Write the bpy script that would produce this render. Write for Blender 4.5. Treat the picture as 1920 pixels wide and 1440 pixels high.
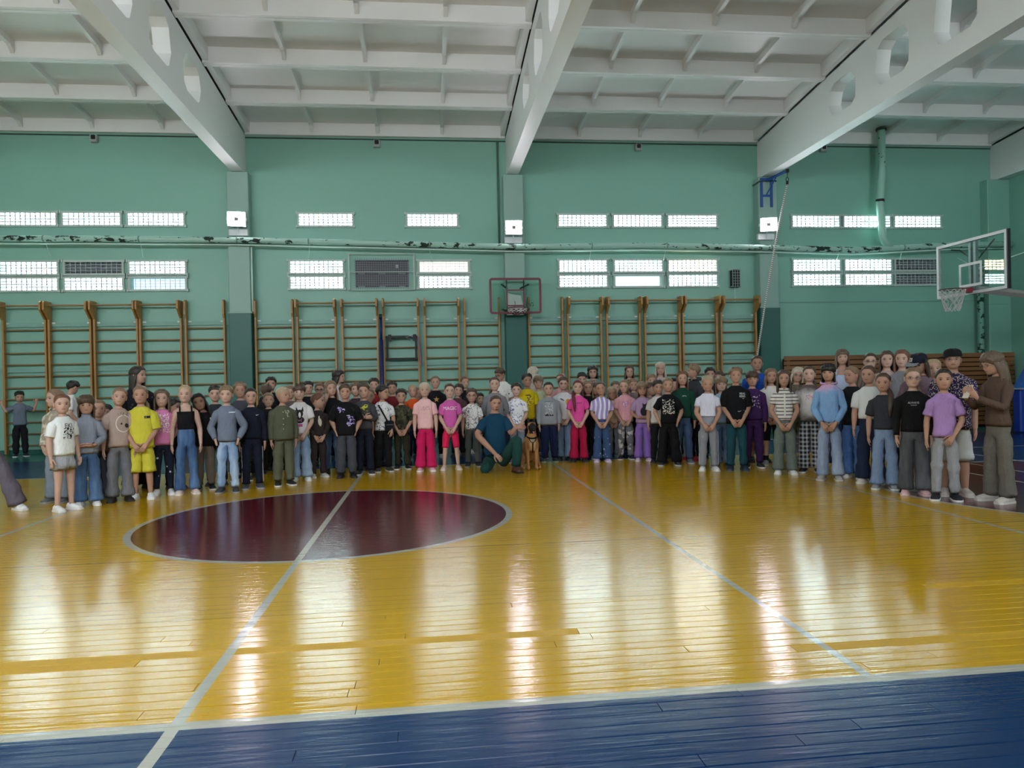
import bpy, bmesh, math, random
import numpy as np
from mathutils import Vector, Matrix

for o in list(bpy.data.objects):
    bpy.data.objects.remove(o)
SC = bpy.context.scene
COL = SC.collection
PI = math.pi

# ------------------------------------------------------------------ camera
# hall frame: x along the window wall (right), y towards that wall (wall face at y = 0), z up, metres
CAM_F, CAM_YAW, CAM_PITCH, CAM_ROLL = 1374.3, 0.1107, -0.0064, -0.0208
cam = bpy.data.cameras.new('camera')
cam.sensor_fit = 'HORIZONTAL'; cam.sensor_width = 36.0
cam.lens = CAM_F / 1920.0 * 36.0
cam.clip_end = 200
cam_o = bpy.data.objects.new('camera', cam); COL.objects.link(cam_o)
_cy, _sy, _cp, _sp = math.cos(CAM_YAW), math.sin(CAM_YAW), math.cos(CAM_PITCH), math.sin(CAM_PITCH)
_fw = Vector((_sy * _cp, _cy * _cp, _sp)); _rt = Vector((_cy, -_sy, 0)); _up = _rt.cross(_fw)
_c, _s = math.cos(CAM_ROLL), math.sin(CAM_ROLL)
_rt, _up = _rt * _c + _up * _s, _up * _c - _rt * _s
CAM_POS = Vector((-1.943, -16.663, 1.3765))
cam_o.matrix_world = Matrix(((_rt.x, _up.x, -_fw.x, CAM_POS.x), (_rt.y, _up.y, -_fw.y, CAM_POS.y), (_rt.z, _up.z, -_fw.z, CAM_POS.z), (0, 0, 0, 1)))
SC.camera = cam_o

# ------------------------------------------------------------------ world, exposure
world = bpy.data.worlds.new('world'); SC.world = world
world.use_nodes = True
world.node_tree.nodes['Background'].inputs[0].default_value = (0.75, 0.85, 1.0, 1)
world.node_tree.nodes['Background'].inputs[1].default_value = 1.0
SC.view_settings.view_transform = 'Standard'
SC.view_settings.look = 'None'
SC.view_settings.gamma = 1.0
SC.view_settings.use_curve_mapping = False
SC.view_settings.exposure = 0.0
SC.cycles.use_denoising = True
SC.cycles.max_bounces = 7
SC.cycles.diffuse_bounces = 4
SC.cycles.caustics_reflective = False
SC.cycles.caustics_refractive = False
WIN_E = 38.0          # daylight seen through the window-wall panes
NEAR_E = 18.0         # fill light from windows added out of view in the opposite long wall
LAMP_E = 100.0        # flood light faces

# ------------------------------------------------------------------ materials
def lin(h):
    h = h.lstrip('#')
    r = []
    for i in (0, 2, 4):
        c = int(h[i:i + 2], 16) / 255
        r.append(c / 12.92 if c <= .04045 else ((c + .055) / 1.055) ** 2.4)
    return (r[0], r[1], r[2], 1)

MATS = {}
class NT:
    """small helper to write node trees"""
    def __init__(s, name):
        s.m = bpy.data.materials.new(name); s.m.use_nodes = True
        s.t = s.m.node_tree; s.n = s.t.nodes; s.l = s.t.links
        s.b = s.n['Principled BSDF']
    def put(s, sock, v):
        if hasattr(v, 'is_linked') or isinstance(v, bpy.types.NodeSocket): s.l.new(v, sock)
        else:
            if isinstance(v, (tuple, list)) and len(v) == 3 and sock.type == 'RGBA': v = (*v, 1)
            sock.default_value = v
    def math(s, op, a, b=0.0, c=0.0):
        n = s.n.new('ShaderNodeMath'); n.operation = op
        for i, v in enumerate((a, b, c)): s.put(n.inputs[i], v)
        return n.outputs[0]
    def mix(s, f, a, b):
        n = s.n.new('ShaderNodeMix'); n.data_type = 'RGBA'
        s.put(n.inputs[0], f); s.put(n.inputs[6], a); s.put(n.inputs[7], b)
        return n.outputs[2]
    def pos(s, kind='Position'):
        if kind == 'Position': return s.n.new('ShaderNodeNewGeometry').outputs['Position']
        return s.n.new('ShaderNodeTexCoord').outputs[kind]
    def xyz(s, v):
        n = s.n.new('ShaderNodeSeparateXYZ'); s.l.new(v, n.inputs[0]); return n.outputs
    def map(s, v, scale=(1, 1, 1), loc=(0, 0, 0), rot=(0, 0, 0)):
        n = s.n.new('ShaderNodeMapping'); s.l.new(v, n.inputs[0])
        n.inputs['Scale'].default_value = scale; n.inputs['Location'].default_value = loc; n.inputs['Rotation'].default_value = rot
        return n.outputs[0]
    def noise(s, v, scale, detail=2.0, rough=.5):
        n = s.n.new('ShaderNodeTexNoise'); s.l.new(v, n.inputs['Vector'])
        n.inputs['Scale'].default_value = scale; n.inputs['Detail'].default_value = detail; n.inputs['Roughness'].default_value = rough
        return n.outputs[0]
    def voronoi(s, v, scale, feature='F1', out='Distance', rnd=1.0):
        n = s.n.new('ShaderNodeTexVoronoi'); s.l.new(v, n.inputs['Vector']); n.feature = feature
        n.inputs['Scale'].default_value = scale; n.inputs['Randomness'].default_value = rnd
        return n.outputs[out]
    def step(s, v, edge, soft=0.0):
        if soft <= 0: return s.math('GREATER_THAN', v, edge)
        n = s.n.new('ShaderNodeMapRange'); s.put(n.inputs[0], v)
        n.inputs[1].default_value = edge - soft; n.inputs[2].default_value = edge + soft
        return n.outputs[0]
    def bump(s, h, strength=.3, dist=.01):
        n = s.n.new('ShaderNodeBump'); s.put(n.inputs['Height'], h)
        n.inputs['Strength'].default_value = strength; n.inputs['Distance'].default_value = dist
        s.l.new(n.outputs[0], s.b.inputs['Normal'])
    def col(s, v): s.put(s.b.inputs['Base Color'], v)
    def rough(s, v): s.put(s.b.inputs['Roughness'], v)

def plain(name, color, rough=.6, metal=0.0, var=.12, scale=6.0, bump=0.0, bscale=60.0, spec=None):
    if name in MATS: return MATS[name]
    t = NT(name)
    c = lin(color) if isinstance(color, str) else (*color, 1)
    p = t.pos('Object')
    nz = t.noise(p, scale, 3)
    dark = tuple(x * (1 - var) for x in c[:3]) + (1,)
    lite = tuple(min(1, x * (1 + var)) for x in c[:3]) + (1,)
    t.col(t.mix(nz, dark, lite)); t.rough(rough); t.b.inputs['Metallic'].default_value = metal
    if spec is not None: t.b.inputs['Specular IOR Level'].default_value = spec
    if bump: t.bump(t.noise(p, bscale, 2), bump, .004)
    MATS[name] = t.m
    return t.m

def emit(name, color, strength):
    if name in MATS: return MATS[name]
    t = NT(name)
    t.b.inputs['Base Color'].default_value = (.8, .8, .8, 1)
    t.b.inputs['Emission Color'].default_value = (*color, 1)
    t.b.inputs['Emission Strength'].default_value = strength
    MATS[name] = t.m
    return t.m

def fabric(color, pat=None, c2=None, c3=None):
    key = 'fabric_%s_%s_%s_%s' % (color.strip('#'), pat, c2, c3)
    if key in MATS: return MATS[key]
    t = NT(key)
    c = lin(color); p = t.pos('Object'); x, y, z = t.xyz(p)
    nz = t.noise(p, 9, 3)
    base = t.mix(nz, tuple(v * .86 for v in c[:3]) + (1,), tuple(min(1, v * 1.1) for v in c[:3]) + (1,))
    a = lin(c2) if c2 else (0, 0, 0, 1); b = lin(c3) if c3 else a
    if pat == 'sketch':                      # all-over line drawings
        w = t.noise(p, 16, 2); d = t.math('ABSOLUTE', t.math('SUBTRACT', w, .5))
        m1 = t.math('LESS_THAN', d, .022)
        m2 = t.math('MULTIPLY', m1, t.step(t.noise(p, 9, 0), .45))
        m3 = t.step(t.noise(p, 38, 1), .63)
        base = t.mix(m2, base, a); base = t.mix(m3, base, b)
    elif pat == 'camo':
        base = t.mix(t.step(t.noise(p, 14, 2), .52), base, a); base = t.mix(t.step(t.noise(t.map(p, loc=(3, 2, 1)), 16, 2), .57), base, b)
    elif pat == 'cloud':
        base = t.mix(t.step(t.noise(t.map(p, scale=(1, 1, .8)), 11, 1), .51, .04), base, a)
    elif pat == 'floral':
        v = t.voronoi(p, 55); base = t.mix(t.math('LESS_THAN', v, .36), base, a)
        v = t.voronoi(t.map(p, loc=(5, 1, 2)), 46); base = t.mix(t.math('LESS_THAN', v, .3), base, b)
    elif pat == 'specks':
        v = t.voronoi(p, 11); base = t.mix(t.math('LESS_THAN', v, .16), base, a)
        v = t.voronoi(t.map(p, loc=(.5, .1, .2)), 13); base = t.mix(t.math('LESS_THAN', v, .1), base, b)
    elif pat == 'splash':
        base = t.mix(t.step(t.noise(p, 13, 3), .57), base, a)
    elif pat == 'stripes':
        f = t.math('FRACT', t.math('MULTIPLY', z, 21.0)); base = t.mix(t.math('LESS_THAN', f, .26), base, a)
    elif pat == 'vstripes':
        f = t.math('FRACT', t.math('ADD', t.math('MULTIPLY', x, 13.0), t.math('MULTIPLY', t.noise(p, 3, 0), 1.2))); base = t.mix(t.math('LESS_THAN', f, .42), base, a)
    elif pat == 'plaid':
        f = t.math('LESS_THAN', t.math('FRACT', t.math('MULTIPLY', z, 17.0)), .45)
        g = t.math('LESS_THAN', t.math('FRACT', t.math('MULTIPLY', x, 19.0)), .45)
        s_ = t.math('MULTIPLY', t.math('ADD', f, g), .5); base = t.mix(s_, base, a)
    elif pat == 'fade':                      # colour runs into a second one towards the hem
        g = t.step(t.math('ADD', z, t.math('MULTIPLY', t.noise(p, 8, 2), .12)), .98, .09); base = t.mix(g, a, base)
    elif pat == 'tiedye':
        g = t.step(t.math('ADD', z, t.math('MULTIPLY', t.noise(p, 8, 2), .16)), .89, .07)
        h = t.step(t.math('ADD', z, t.math('MULTIPLY', t.noise(p, 8, 2), .16)), 1.20, .05)
        base = t.mix(g, a, base); base = t.mix(h, base, b)
    elif pat == 'pastel':
        h = t.step(t.math('ADD', z, t.math('MULTIPLY', t.noise(p, 5, 2), .3)), 1.33, .05); base = t.mix(h, base, a)
    elif pat == 'denim':
        w = t.noise(t.map(p, scale=(1, 1, .25)), 10, 3); base = t.mix(t.step(w, .55, .15), base, a)
    t.col(base); t.rough(.85); t.b.inputs['Specular IOR Level'].default_value = .25
    fo = t.noise(t.map(p, scale=(1, 1, .5), rot=(0, .35, 0)), 15, 3, .6)
    t.bump(fo, .85, .03)
    MATS[key] = t.m
    return t.m

def wood_mat(name, c1, c2, axis='z', rough=.45):
    if name in MATS: return MATS[name]
    t = NT(name); p = t.pos('Position')
    sc = {'x': (.6, 14, 14), 'y': (14, .6, 14), 'z': (14, 14, .6)}[axis]
    nz = t.noise(t.map(p, scale=sc), 3.0, 4, .6); n2 = t.noise(p, 1.3, 1)
    t.col(t.mix(t.math('ADD', t.math('MULTIPLY', nz, .7), t.math('MULTIPLY', n2, .3)), lin(c1), lin(c2)))
    t.rough(rough); t.bump(nz, .15, .004)
    MATS[name] = t.m
    return t.m

def wall_paint(name, color, var=.06):
    if name in MATS: return MATS[name]
    t = NT(name); p = t.pos(); c = lin(color)
    n1 = t.noise(p, .9, 3); n2 = t.noise(p, 7, 4)
    f = t.math('ADD', t.math('MULTIPLY', n1, .6), t.math('MULTIPLY', n2, .4))
    t.col(t.mix(f, tuple(v * (1 - var) for v in c[:3]) + (1,), tuple(min(1, v * (1 + var)) for v in c[:3]) + (1,)))
    t.rough(.42); t.bump(t.noise(p, 24, 3), .12, .01)
    MATS[name] = t.m
    return t.m

def peeling(name, color, dark='#20302b', edge=.60):
    if name in MATS: return MATS[name]
    t = NT(name); p = t.pos(); c = lin(color)
    a = t.noise(t.map(p, scale=(1, 2, 2)), 5, 4, .65); b = t.noise(p, .8, 1)
    m = t.step(t.math('ADD', t.math('MULTIPLY', a, .72), t.math('MULTIPLY', b, .34)), edge, .004)
    t.col(t.mix(m, c, lin(dark))); t.rough(t.math('ADD', t.math('MULTIPLY', m, .4), .4)); t.bump(t.math('SUBTRACT', 1.0, m), .4, .004)
    MATS[name] = t.m
    return t.m

def skin_mat(name, c):
    if name in MATS: return MATS[name]
    t = NT(name); p = t.pos('Object')
    nz = t.noise(p, 22, 2)
    t.col(t.mix(nz, tuple(v * .9 for v in c) + (1,), tuple(min(1, v * 1.08) for v in c) + (1,)))
    t.rough(.55); t.b.inputs['Specular IOR Level'].default_value = .35
    t.b.inputs['Subsurface Weight'].default_value = 0.0
    MATS[name] = t.m
    return t.m

def hair_mat(name, c):
    if name in MATS: return MATS[name]
    t = NT(name); p = t.pos('Object')
    nz = t.noise(t.map(p, scale=(3, 3, .35)), 26, 3, .6)
    t.col(t.mix(nz, tuple(v * .55 for v in c) + (1,), tuple(min(1, v * 1.5) for v in c) + (1,)))
    t.rough(.48); t.bump(nz, .8, .01)
    MATS[name] = t.m
    return t.m

# ------------------------------------------------------------------ mesh helpers
class MB:
    def __init__(s): s.v = []; s.f = []; s.m = []
    def add(s, vs, fs, mi=0):
        o = len(s.v); s.v.extend([tuple(map(float, q)) for q in vs]); s.f.extend([tuple(i + o for i in f) for f in fs]); s.m.extend([mi] * len(fs)); return o
    def box(s, x0, x1, y0, y1, z0, z1, mi=0, mat=None):
        vs = [(x0, y0, z0), (x1, y0, z0), (x1, y1, z0), (x0, y1, z0), (x0, y0, z1), (x1, y0, z1), (x1, y1, z1), (x0, y1, z1)]
        if mat is not None: vs = [tuple(mat @ Vector(q)) for q in vs]
        s.add(vs, [(0, 3, 2, 1), (4, 5, 6, 7), (0, 1, 5, 4), (1, 2, 6, 5), (2, 3, 7, 6), (3, 0, 4, 7)], mi)
    def bbox(s, x0, x1, y0, y1, z0, z1, b=.01, mi=0):
        """box with chamfered edges along every side"""
        vs = []
        for (za, k) in ((z0, b), (z0 + b, 0), (z1 - b, 0), (z1, b)):
            for (x, y) in ((x0 + k + b, y0 + k), (x1 - k - b, y0 + k), (x1 - k, y0 + k + b), (x1 - k, y1 - k - b), (x1 - k - b, y1 - k), (x0 + k + b, y1 - k), (x0 + k, y1 - k - b), (x0 + k, y0 + k + b)):
                vs.append((x, y, za))
        fs = [tuple(range(7, -1, -1)), tuple(range(24, 32))]
        for r in range(3):
            for i in range(8): j = (i + 1) % 8; fs.append((r * 8 + i, r * 8 + j, r * 8 + 8 + j, r * 8 + 8 + i))
        s.add(vs, fs, mi)
    def ring_loft(s, rings, mi=0, cap0=False, cap1=False, closed=True):
        n = len(rings[0]); o = len(s.v)
        for r in rings: s.v.extend([tuple(map(float, q)) for q in r])
        for k in range(len(rings) - 1):
            for i in range(n if closed else n - 1):
                j = (i + 1) % n
                s.f.append((o + k * n + i, o + k * n + j, o + (k + 1) * n + j, o + (k + 1) * n + i)); s.m.append(mi)
        if cap0: s.f.append(tuple(o + i for i in range(n - 1, -1, -1))); s.m.append(mi)
        if cap1: s.f.append(tuple(o + (len(rings) - 1) * n + i for i in range(n))); s.m.append(mi)
        return o
    def tube(s, pts, rad, n=8, mi=0, caps=True, flat=1.0, up=(0, 0, 1)):
        s.ring_loft(tube_rings(pts, rad, n, flat, up), mi, caps, caps)
    def ell(s, c, r, nu=10, nv=6, mi=0, rot=None):
        rings = []
        for k in range(nv + 1):
            t = PI * k / nv; q = []
            for i in range(nu):
                a = 2 * PI * i / nu
                w = Vector((r[0] * math.sin(t) * math.cos(a), r[1] * math.sin(t) * math.sin(a), r[2] * math.cos(t)))
                if t < 1e-6 or abs(t - PI) < 1e-6: w = w + Vector((1e-5 * math.cos(a), 1e-5 * math.sin(a), 0))
                if rot is not None: w = rot @ w
                q.append(tuple(Vector(c) + w))
            rings.append(q)
        s.ring_loft(rings, mi)
    def prism(s, poly, axis, a0, a1, mi=0):
        """extrude a 2-D polygon (list of pairs) along an axis between a0 and a1"""
        def pt(p, a): return {'x': (a, p[0], p[1]), 'y': (p[0], a, p[1]), 'z': (p[0], p[1], a)}[axis]
        n = len(poly); vs = [pt(p, a0) for p in poly] + [pt(p, a1) for p in poly]
        fs = [tuple(range(n)), tuple(range(2 * n - 1, n - 1, -1))] + [(i, (i + 1) % n + 0, (i + 1) % n + n, i + n) for i in range(n)]
        s.add(vs, fs, mi)
    def build(s, name, mats, parent=None, smooth=False, fix=True, loc=None):
        me = bpy.data.meshes.new(name)
        me.from_pydata(s.v, [], s.f)
        for m in (mats if isinstance(mats, (list, tuple)) else [mats]): me.materials.append(m)
        me.polygons.foreach_set('material_index', s.m)
        if fix:
            bm = bmesh.new(); bm.from_mesh(me); bmesh.ops.recalc_face_normals(bm, faces=bm.faces); bm.to_mesh(me); bm.free()
        if smooth: me.polygons.foreach_set('use_smooth', [True] * len(me.polygons))
        me.update()
        return link(name, me, parent, loc)

def link(name, me, parent=None, loc=None):
    o = bpy.data.objects.new(name, me); COL.objects.link(o)
    if parent is not None: o.parent = parent
    if loc is not None: o.location = loc
    return o

def frame(t, up):
    t = np.asarray(t, float); t = t / (np.linalg.norm(t) + 1e-12)
    u = np.asarray(up, float); u = u - t * (u @ t)
    if np.linalg.norm(u) < 1e-4: u = np.array([1., 0, 0]) - t * t[0]
    u = u / np.linalg.norm(u)
    return t, u, np.cross(t, u)

def tube_rings(pts, rad, n=8, flat=1.0, up=(0, 0, 1), angs=None, t0=None):
    pts = [np.asarray(p, float) for p in pts]
    if not hasattr(rad, '__len__'): rad = [rad] * len(pts)
    if angs is None: angs = [2 * PI * i / n for i in range(n)]
    rings = []; u = np.asarray(up, float)
    for k, p in enumerate(pts):
        if k == 0: t = pts[1] - p
        elif k == len(pts) - 1: t = p - pts[k - 1]
        else:
            a = p - pts[k - 1]; b = pts[k + 1] - p
            t = a / (np.linalg.norm(a) + 1e-9) + b / (np.linalg.norm(b) + 1e-9)
        if k == 0 and t0 is not None: t = np.asarray(t0, float)
        t, u, w = frame(t, u)
        r = rad[k]; ru, rw = r if hasattr(r, '__len__') else (r, r * flat)
        rings.append([tuple(p + u * ru * math.cos(a) + w * rw * math.sin(a)) for a in angs])
    return rings

def tag(o, label=None, cat=None, group=None, kind=None):
    if label: o['label'] = label
    if cat: o['category'] = cat
    if group: o['group'] = group
    if kind: o['kind'] = kind
    return o

def empty(name, loc=(0, 0, 0), rz=0.0, parent=None):
    o = bpy.data.objects.new(name, None); COL.objects.link(o); o.location = loc; o.rotation_euler = (0, 0, rz)
    if parent is not None: o.parent = parent
    return o

# ================================================================== the hall
MINT = wall_paint('mint_wall_paint', '#83b5a5')
PILLAR = wall_paint('pale_pillar_paint', '#8fb0a6')
WHITE = wall_paint('white_ceiling_paint', '#ebebea', .03)
DGREEN = wall_paint('dark_green_paint', '#1a5d55', .08)
STEEL = plain('grey_guard_steel', '#b7c6c1', .5)
WHITEP = plain('white_enamel', '#d7dde0', .4)
BLACKM = plain('black_metal', '#14161a', .5, .2)
BLUEM = plain('blue_enamel', '#1d4f96', .4)
NAVYM = plain('navy_enamel', '#141c5c', .4)
REDM = plain('maroon_enamel', '#6e1530', .4)
GREYM = plain('grey_steel', '#7d8488', .4, .5)
TRIMM = plain('pale_green_board', '#7fab9f', .5)

def floor_material(worn_board=False):
    t = NT('worn_plank_floor' if worn_board else 'painted_plank_floor'); P = t.pos(); x, y, z = t.xyz(P)
    yellow, blue, maroon, white, green = lin('#cfa00f'), lin('#06305e'), lin('#5a1520'), lin('#b3b1a6'), lin('#1c6a62')
    n1 = t.noise(t.map(P, scale=(.5, 6, 1)), 2.0, 3); n2 = t.noise(P, 1.1, 2)
    worn = t.math('ADD', t.math('MULTIPLY', n1, .6), t.math('MULTIPLY', n2, .4))
    c = t.mix(worn, tuple(v * .86 for v in yellow[:3]) + (1,), tuple(min(1, v * 1.1) for v in yellow[:3]) + (1,))
    def lt(a, b): return t.math('LESS_THAN', a, b)
    def gt(a, b): return t.math('GREATER_THAN', a, b)
    def near(a, b, w): return t.math('COMPARE', a, b, w)
    def AND(a, b): return t.math('MULTIPLY', a, b)
    def OR(a, b): return t.math('MAXIMUM', a, b)
    out = OR(OR(lt(y, -13.57), gt(y, -4.66)), gt(x, 6.0))
    c = t.mix(out, c, blue)
    c = t.mix(gt(y, -1.72), c, green)
    def dist(cx, cy):
        a = t.math('SUBTRACT', x, cx); b = t.math('SUBTRACT', y, cy)
        return t.math('SQRT', t.math('ADD', t.math('MULTIPLY', a, a), t.math('MULTIPLY', b, b)))
    d = dist(-3.0, -9.0)
    c = t.mix(lt(d, 1.84), c, maroon)
    dk = dist(5.74, -9.0); lane = AND(gt(x, 5.74), lt(t.math('ABSOLUTE', t.math('ADD', y, 9.0)), 2.45))
    key = OR(lt(dk, 2.45), lane)
    c = t.mix(key, c, maroon)
    # painted lines
    w = near(x, -3.0, .027)
    court = AND(gt(y, -13.57), lt(y, -4.66))
    for (lx, lw) in ((0.0, .023), (-6.0, .022), (2.97, .020)): w = OR(w, AND(near(x, lx, lw), court))
    w = OR(w, near(y, -13.57, .036)); w = OR(w, near(y, -4.66, .03)); w = OR(w, near(y, -1.72, .012))
    w = OR(w, near(d, 1.84, .032))
    w = OR(w, AND(near(dk, 2.45, .03), lt(x, 5.74)))
    w = OR(w, AND(near(t.math('ABSOLUTE', t.math('ADD', y, 9.0)), 2.45, .03), gt(x, 5.74)))
    for lx in (5.17, 5.9, 6.8): w = OR(w, AND(near(x, lx, .028), gt(y, -11.45)))
    w = AND(w, gt(t.noise(t.map(P, scale=(3, 9, 1)), 6, 4), .24))
    c = t.mix(w, c, white)
    # seams of the far boards, beyond the ones built one by one
    fr = t.math('FRACT', t.math('DIVIDE', t.math('ADD', y, 20.0), .087)); far = gt(y, -12.18)
    seam = AND(lt(fr, .06), AND(far, gt(t.noise(t.map(P, scale=(.16, 11.5, 1)), 1.0, 0), .42)))
    c = t.mix(t.math('MULTIPLY', seam, .65), c, (.03, .02, .012, 1))
    c = t.mix(t.math('MULTIPLY', AND(near(y, -10.6, .006), gt(t.noise(t.map(P, scale=(1, 0, 0)), 1.5, 2), .42)), .8), c, (.02, .016, .012, 1))
    t.col(c)
    t.rough(.5 if worn_board else t.math('ADD', t.math('ADD', .08, t.math('MULTIPLY', n1, .10)), t.math('MULTIPLY', out, .12)))
    t.put(t.b.inputs['Specular IOR Level'], t.math('SUBTRACT', .5, t.math('MULTIPLY', out, .2))); t.b.inputs['IOR'].default_value = 1.39
    # boards are slightly cupped and the varnish is wavy across them
    cup = t.math('SINE', t.math('MULTIPLY', fr, 6.2832))
    wv = t.noise(t.map(P, scale=(.7, 9, 1)), 5.0, 3, .6); wv2 = t.noise(t.map(P, scale=(2.2, 30, 1)), 2.0, 2, .5); pit = t.noise(P, 42, 2)
    hgt = t.math('ADD', t.math('ADD', t.math('MULTIPLY', cup, .05), t.math('MULTIPLY', wv, 1.0)), t.math('ADD', t.math('MULTIPLY', wv2, .16), t.math('MULTIPLY', pit, .07)))
    hgt = t.math('SUBTRACT', hgt, t.math('MULTIPLY', seam, .25))
    t.bump(hgt, 1.0, .0017)
    return t.m
FLOOR = floor_material(); FLOOR_WORN = floor_material(True)
X0, X1, Y0, Y1 = -18.0, 12.15, -18.3, 0.0
PX0, PX1, PY0, PY1 = -6.2, 3.2, -14.79, -12.18     # area laid with separate boards

mb = MB()
mb.box(X0, X1, PY1, Y1, -.12, 0); mb.box(X0, X1, Y0, PY0, -.12, 0)
mb.box(X0, PX0, PY0, PY1, -.12, 0); mb.box(PX1, X1, PY0, PY1, -.12, 0)
mb.box(PX0, PX1, PY0, PY1, -.12, -.022, 1)
floor = tag(mb.build('floor', [FLOOR, plain('dark_subfloor', '#1a130c', .9)]), 'glossy painted plank floor with court markings', 'floor', kind='structure')
# boards of the near strip, one object each
mb = MB(); hw = .0425
prof = [(-hw, -.021), (hw, -.021), (hw, -.003), (hw - .0025, 0), (-hw + .0025, 0), (-hw, -.003)]
mb.prism(prof, 'x', -.5, .5)
plank0 = mb.build('plank', FLOOR, floor)
plank_me = plank0.data
plank_worn = plank_me.copy(); plank_worn.materials[0] = FLOOR_WORN
rng = random.Random(11); first = True
rows = int(round((PY1 - PY0) / .087))
for r in range(rows):
    yc = PY0 + .087 * (r + .5); cuts = [PX0, PX0 + rng.uniform(1.6, 4.2)]
    cuts.append(cuts[1] + rng.uniform(2.2, 3.6)); cuts.append(PX1)
    for a, b in zip(cuts[:-1], cuts[1:]):
        o = plank0 if first else link('plank', plank_worn if rng.random() < .07 else plank_me, floor); first = False
        o.location = ((a + b) / 2, yc, rng.uniform(-.0012, .0004)); o.scale = (b - a - .003, 1, 1)
        o.rotation_euler = (rng.gauss(0, .0045), 0, 0)

# ---- windows of the far wall: (x0, x1, z0, z1, look)
WINS = []
UZ, L1, L2 = (4.83, 5.165), (3.785, 4.12), (3.44, 3.77)
for k in range(3): a = -16.95 + 1.3 * k; WINS += [(a, a + 1.2, *UZ, 'day'), (a, a + 1.2, *L1, 'day'), (a, a + 1.2, *L2, 'day')]  # end bay out of view, its windows added for light from the left
for (a, b) in ((-10.96, -9.77), (-9.70, -8.47), (-8.38, -7.16), (-4.79, -3.56), (-2.42, -1.23), (1.03, 2.21), (2.32, 3.52), (3.62, 4.85), (6.67, 7.91), (7.97, 9.21), (9.27, 10.52)):
    WINS.append((a, b, *UZ, 'day'))
for (a, b, k1, k2) in ((-10.97, -9.77, 'day', 'day'), (-9.69, -8.45, 'louvre', 'day'), (-8.37, -7.15, 'day', 'sky'), (-5.0, -3.79, 'day', 'day'), (-2.18, -.99, 'warm', 'day'),
                       (1.02, 2.2, 'day', 'day'), (2.32, 3.52, 'day', 'open'), (3.61, 4.84, 'sun', 'day'), (6.67, 7.91, 'day', 'day'), (7.98, 9.22, 'day', 'day'), (9.27, 10.45, 'louvre', 'louvre')):
    WINS.append((a, b, *L1, k1)); WINS.append((a, b, *L2, k2))
IN = .05
holes = [(a + IN, b - IN, c + IN * .8, d - IN * .8) for (a, b, c, d, k) in WINS] + [(-3.56, -2.38, 3.50, 4.10)]
xs = sorted({X0, X1, *[h[0] for h in holes], *[h[1] for h in holes]}); zs = sorted({0.0, 7.25, *[h[2] for h in holes], *[h[3] for h in holes]})
mb = MB(); idx = {}
def vid(i, k):
    if (i, k) not in idx: idx[(i, k)] = mb.add([(xs[i], 0, zs[k])], [])
    return idx[(i, k)]
for i in range(len(xs) - 1):
    for k in range(len(zs) - 1):
        mx, mz = (xs[i] + xs[i + 1]) / 2, (zs[k] + zs[k + 1]) / 2
        if any(h[0] < mx < h[1] and h[2] < mz < h[3] for h in holes): continue
        mb.f.append((vid(i, k), vid(i + 1, k), vid(i + 1, k + 1), vid(i, k + 1))); mb.m.append(0)
for (a, b, c, d) in holes:
    D = .2
    mb.add([(a, 0, c), (b, 0, c), (b, D, c), (a, D, c), (a, 0, d), (b, 0, d), (b, D, d), (a, D, d)], [(0, 1, 2, 3), (4, 7, 6, 5), (0, 3, 7, 4), (1, 5, 6, 2)])
mb.box(X0 - .3, X1 + .3, .21, .4, 0, 7.25)
wall_back = tag(mb.build('wall_back', MINT, fix=False), 'mint green painted wall with window slots', 'wall', kind='structure')
tag((lambda m: (m.box(X0 - .3, X0, Y0, .2, 0, 7.9), m.build('wall_left', MINT))[1])(MB()), 'mint green end wall', 'wall', kind='structure')
tag((lambda m: (m.box(X1, X1 + .3, Y0, .2, 0, 7.9), m.build('wall_right', MINT))[1])(MB()), 'mint green end wall beside the corner pillar', 'wall', kind='structure')
mb = MB(); big = []
for k in (0, 1, 2, 4):  # unseen windows added for fill light; one bay left out against backboard glare
    big.append((X0 + .75 + 6 * k, X0 + 5.25 + 6 * k, 4.0, 5.85))
xe = X0 - .3
for (a, b, c, d) in big:
    mb.box(xe, a, Y0 - .25, Y0, 0, 7.25); mb.box(a, b, Y0 - .25, Y0, 0, c); mb.box(a, b, Y0 - .25, Y0, d, 7.25); xe = b
mb.box(xe, X1 + .3, Y0 - .25, Y0, 0, 7.25)
tag(mb.build('wall_front', MINT), 'mint green long wall with openings for added fill windows', 'wall', kind='structure')
FILLPANE = emit('added_fill_pane', (.93, .97, 1.0), NEAR_E)  # glowing panes of the added windows, filling the crowd from the camera side
for n, (a, b, c, d) in enumerate(big):
    w = tag(empty('window_%d' % (n + 40), ((a + b) / 2, Y0, c)), 'added fill-light window of the opposite wall, out of view', 'window', kind='structure')
    L, Hh = (b - a) / 2, d - c
    m = MB()
    for x in (-L, -L / 3 - .03, L / 3 - .03, L - .06): m.box(x, x + .06, -.2, -.1, 0, Hh)
    for z in (0, Hh / 2 - .03, Hh - .06): m.box(-L, L, -.2, -.1, z, z + .06)
    m.build('window_frame', WHITEP, w)
    for i in range(3):
        m = MB(); x = -L + i * 2 * L / 3; m.box(x + .04, x + 2 * L / 3 - .04, -.22, -.2, .04, Hh - .04); m.build('pane', FILLPANE, w)

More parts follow.
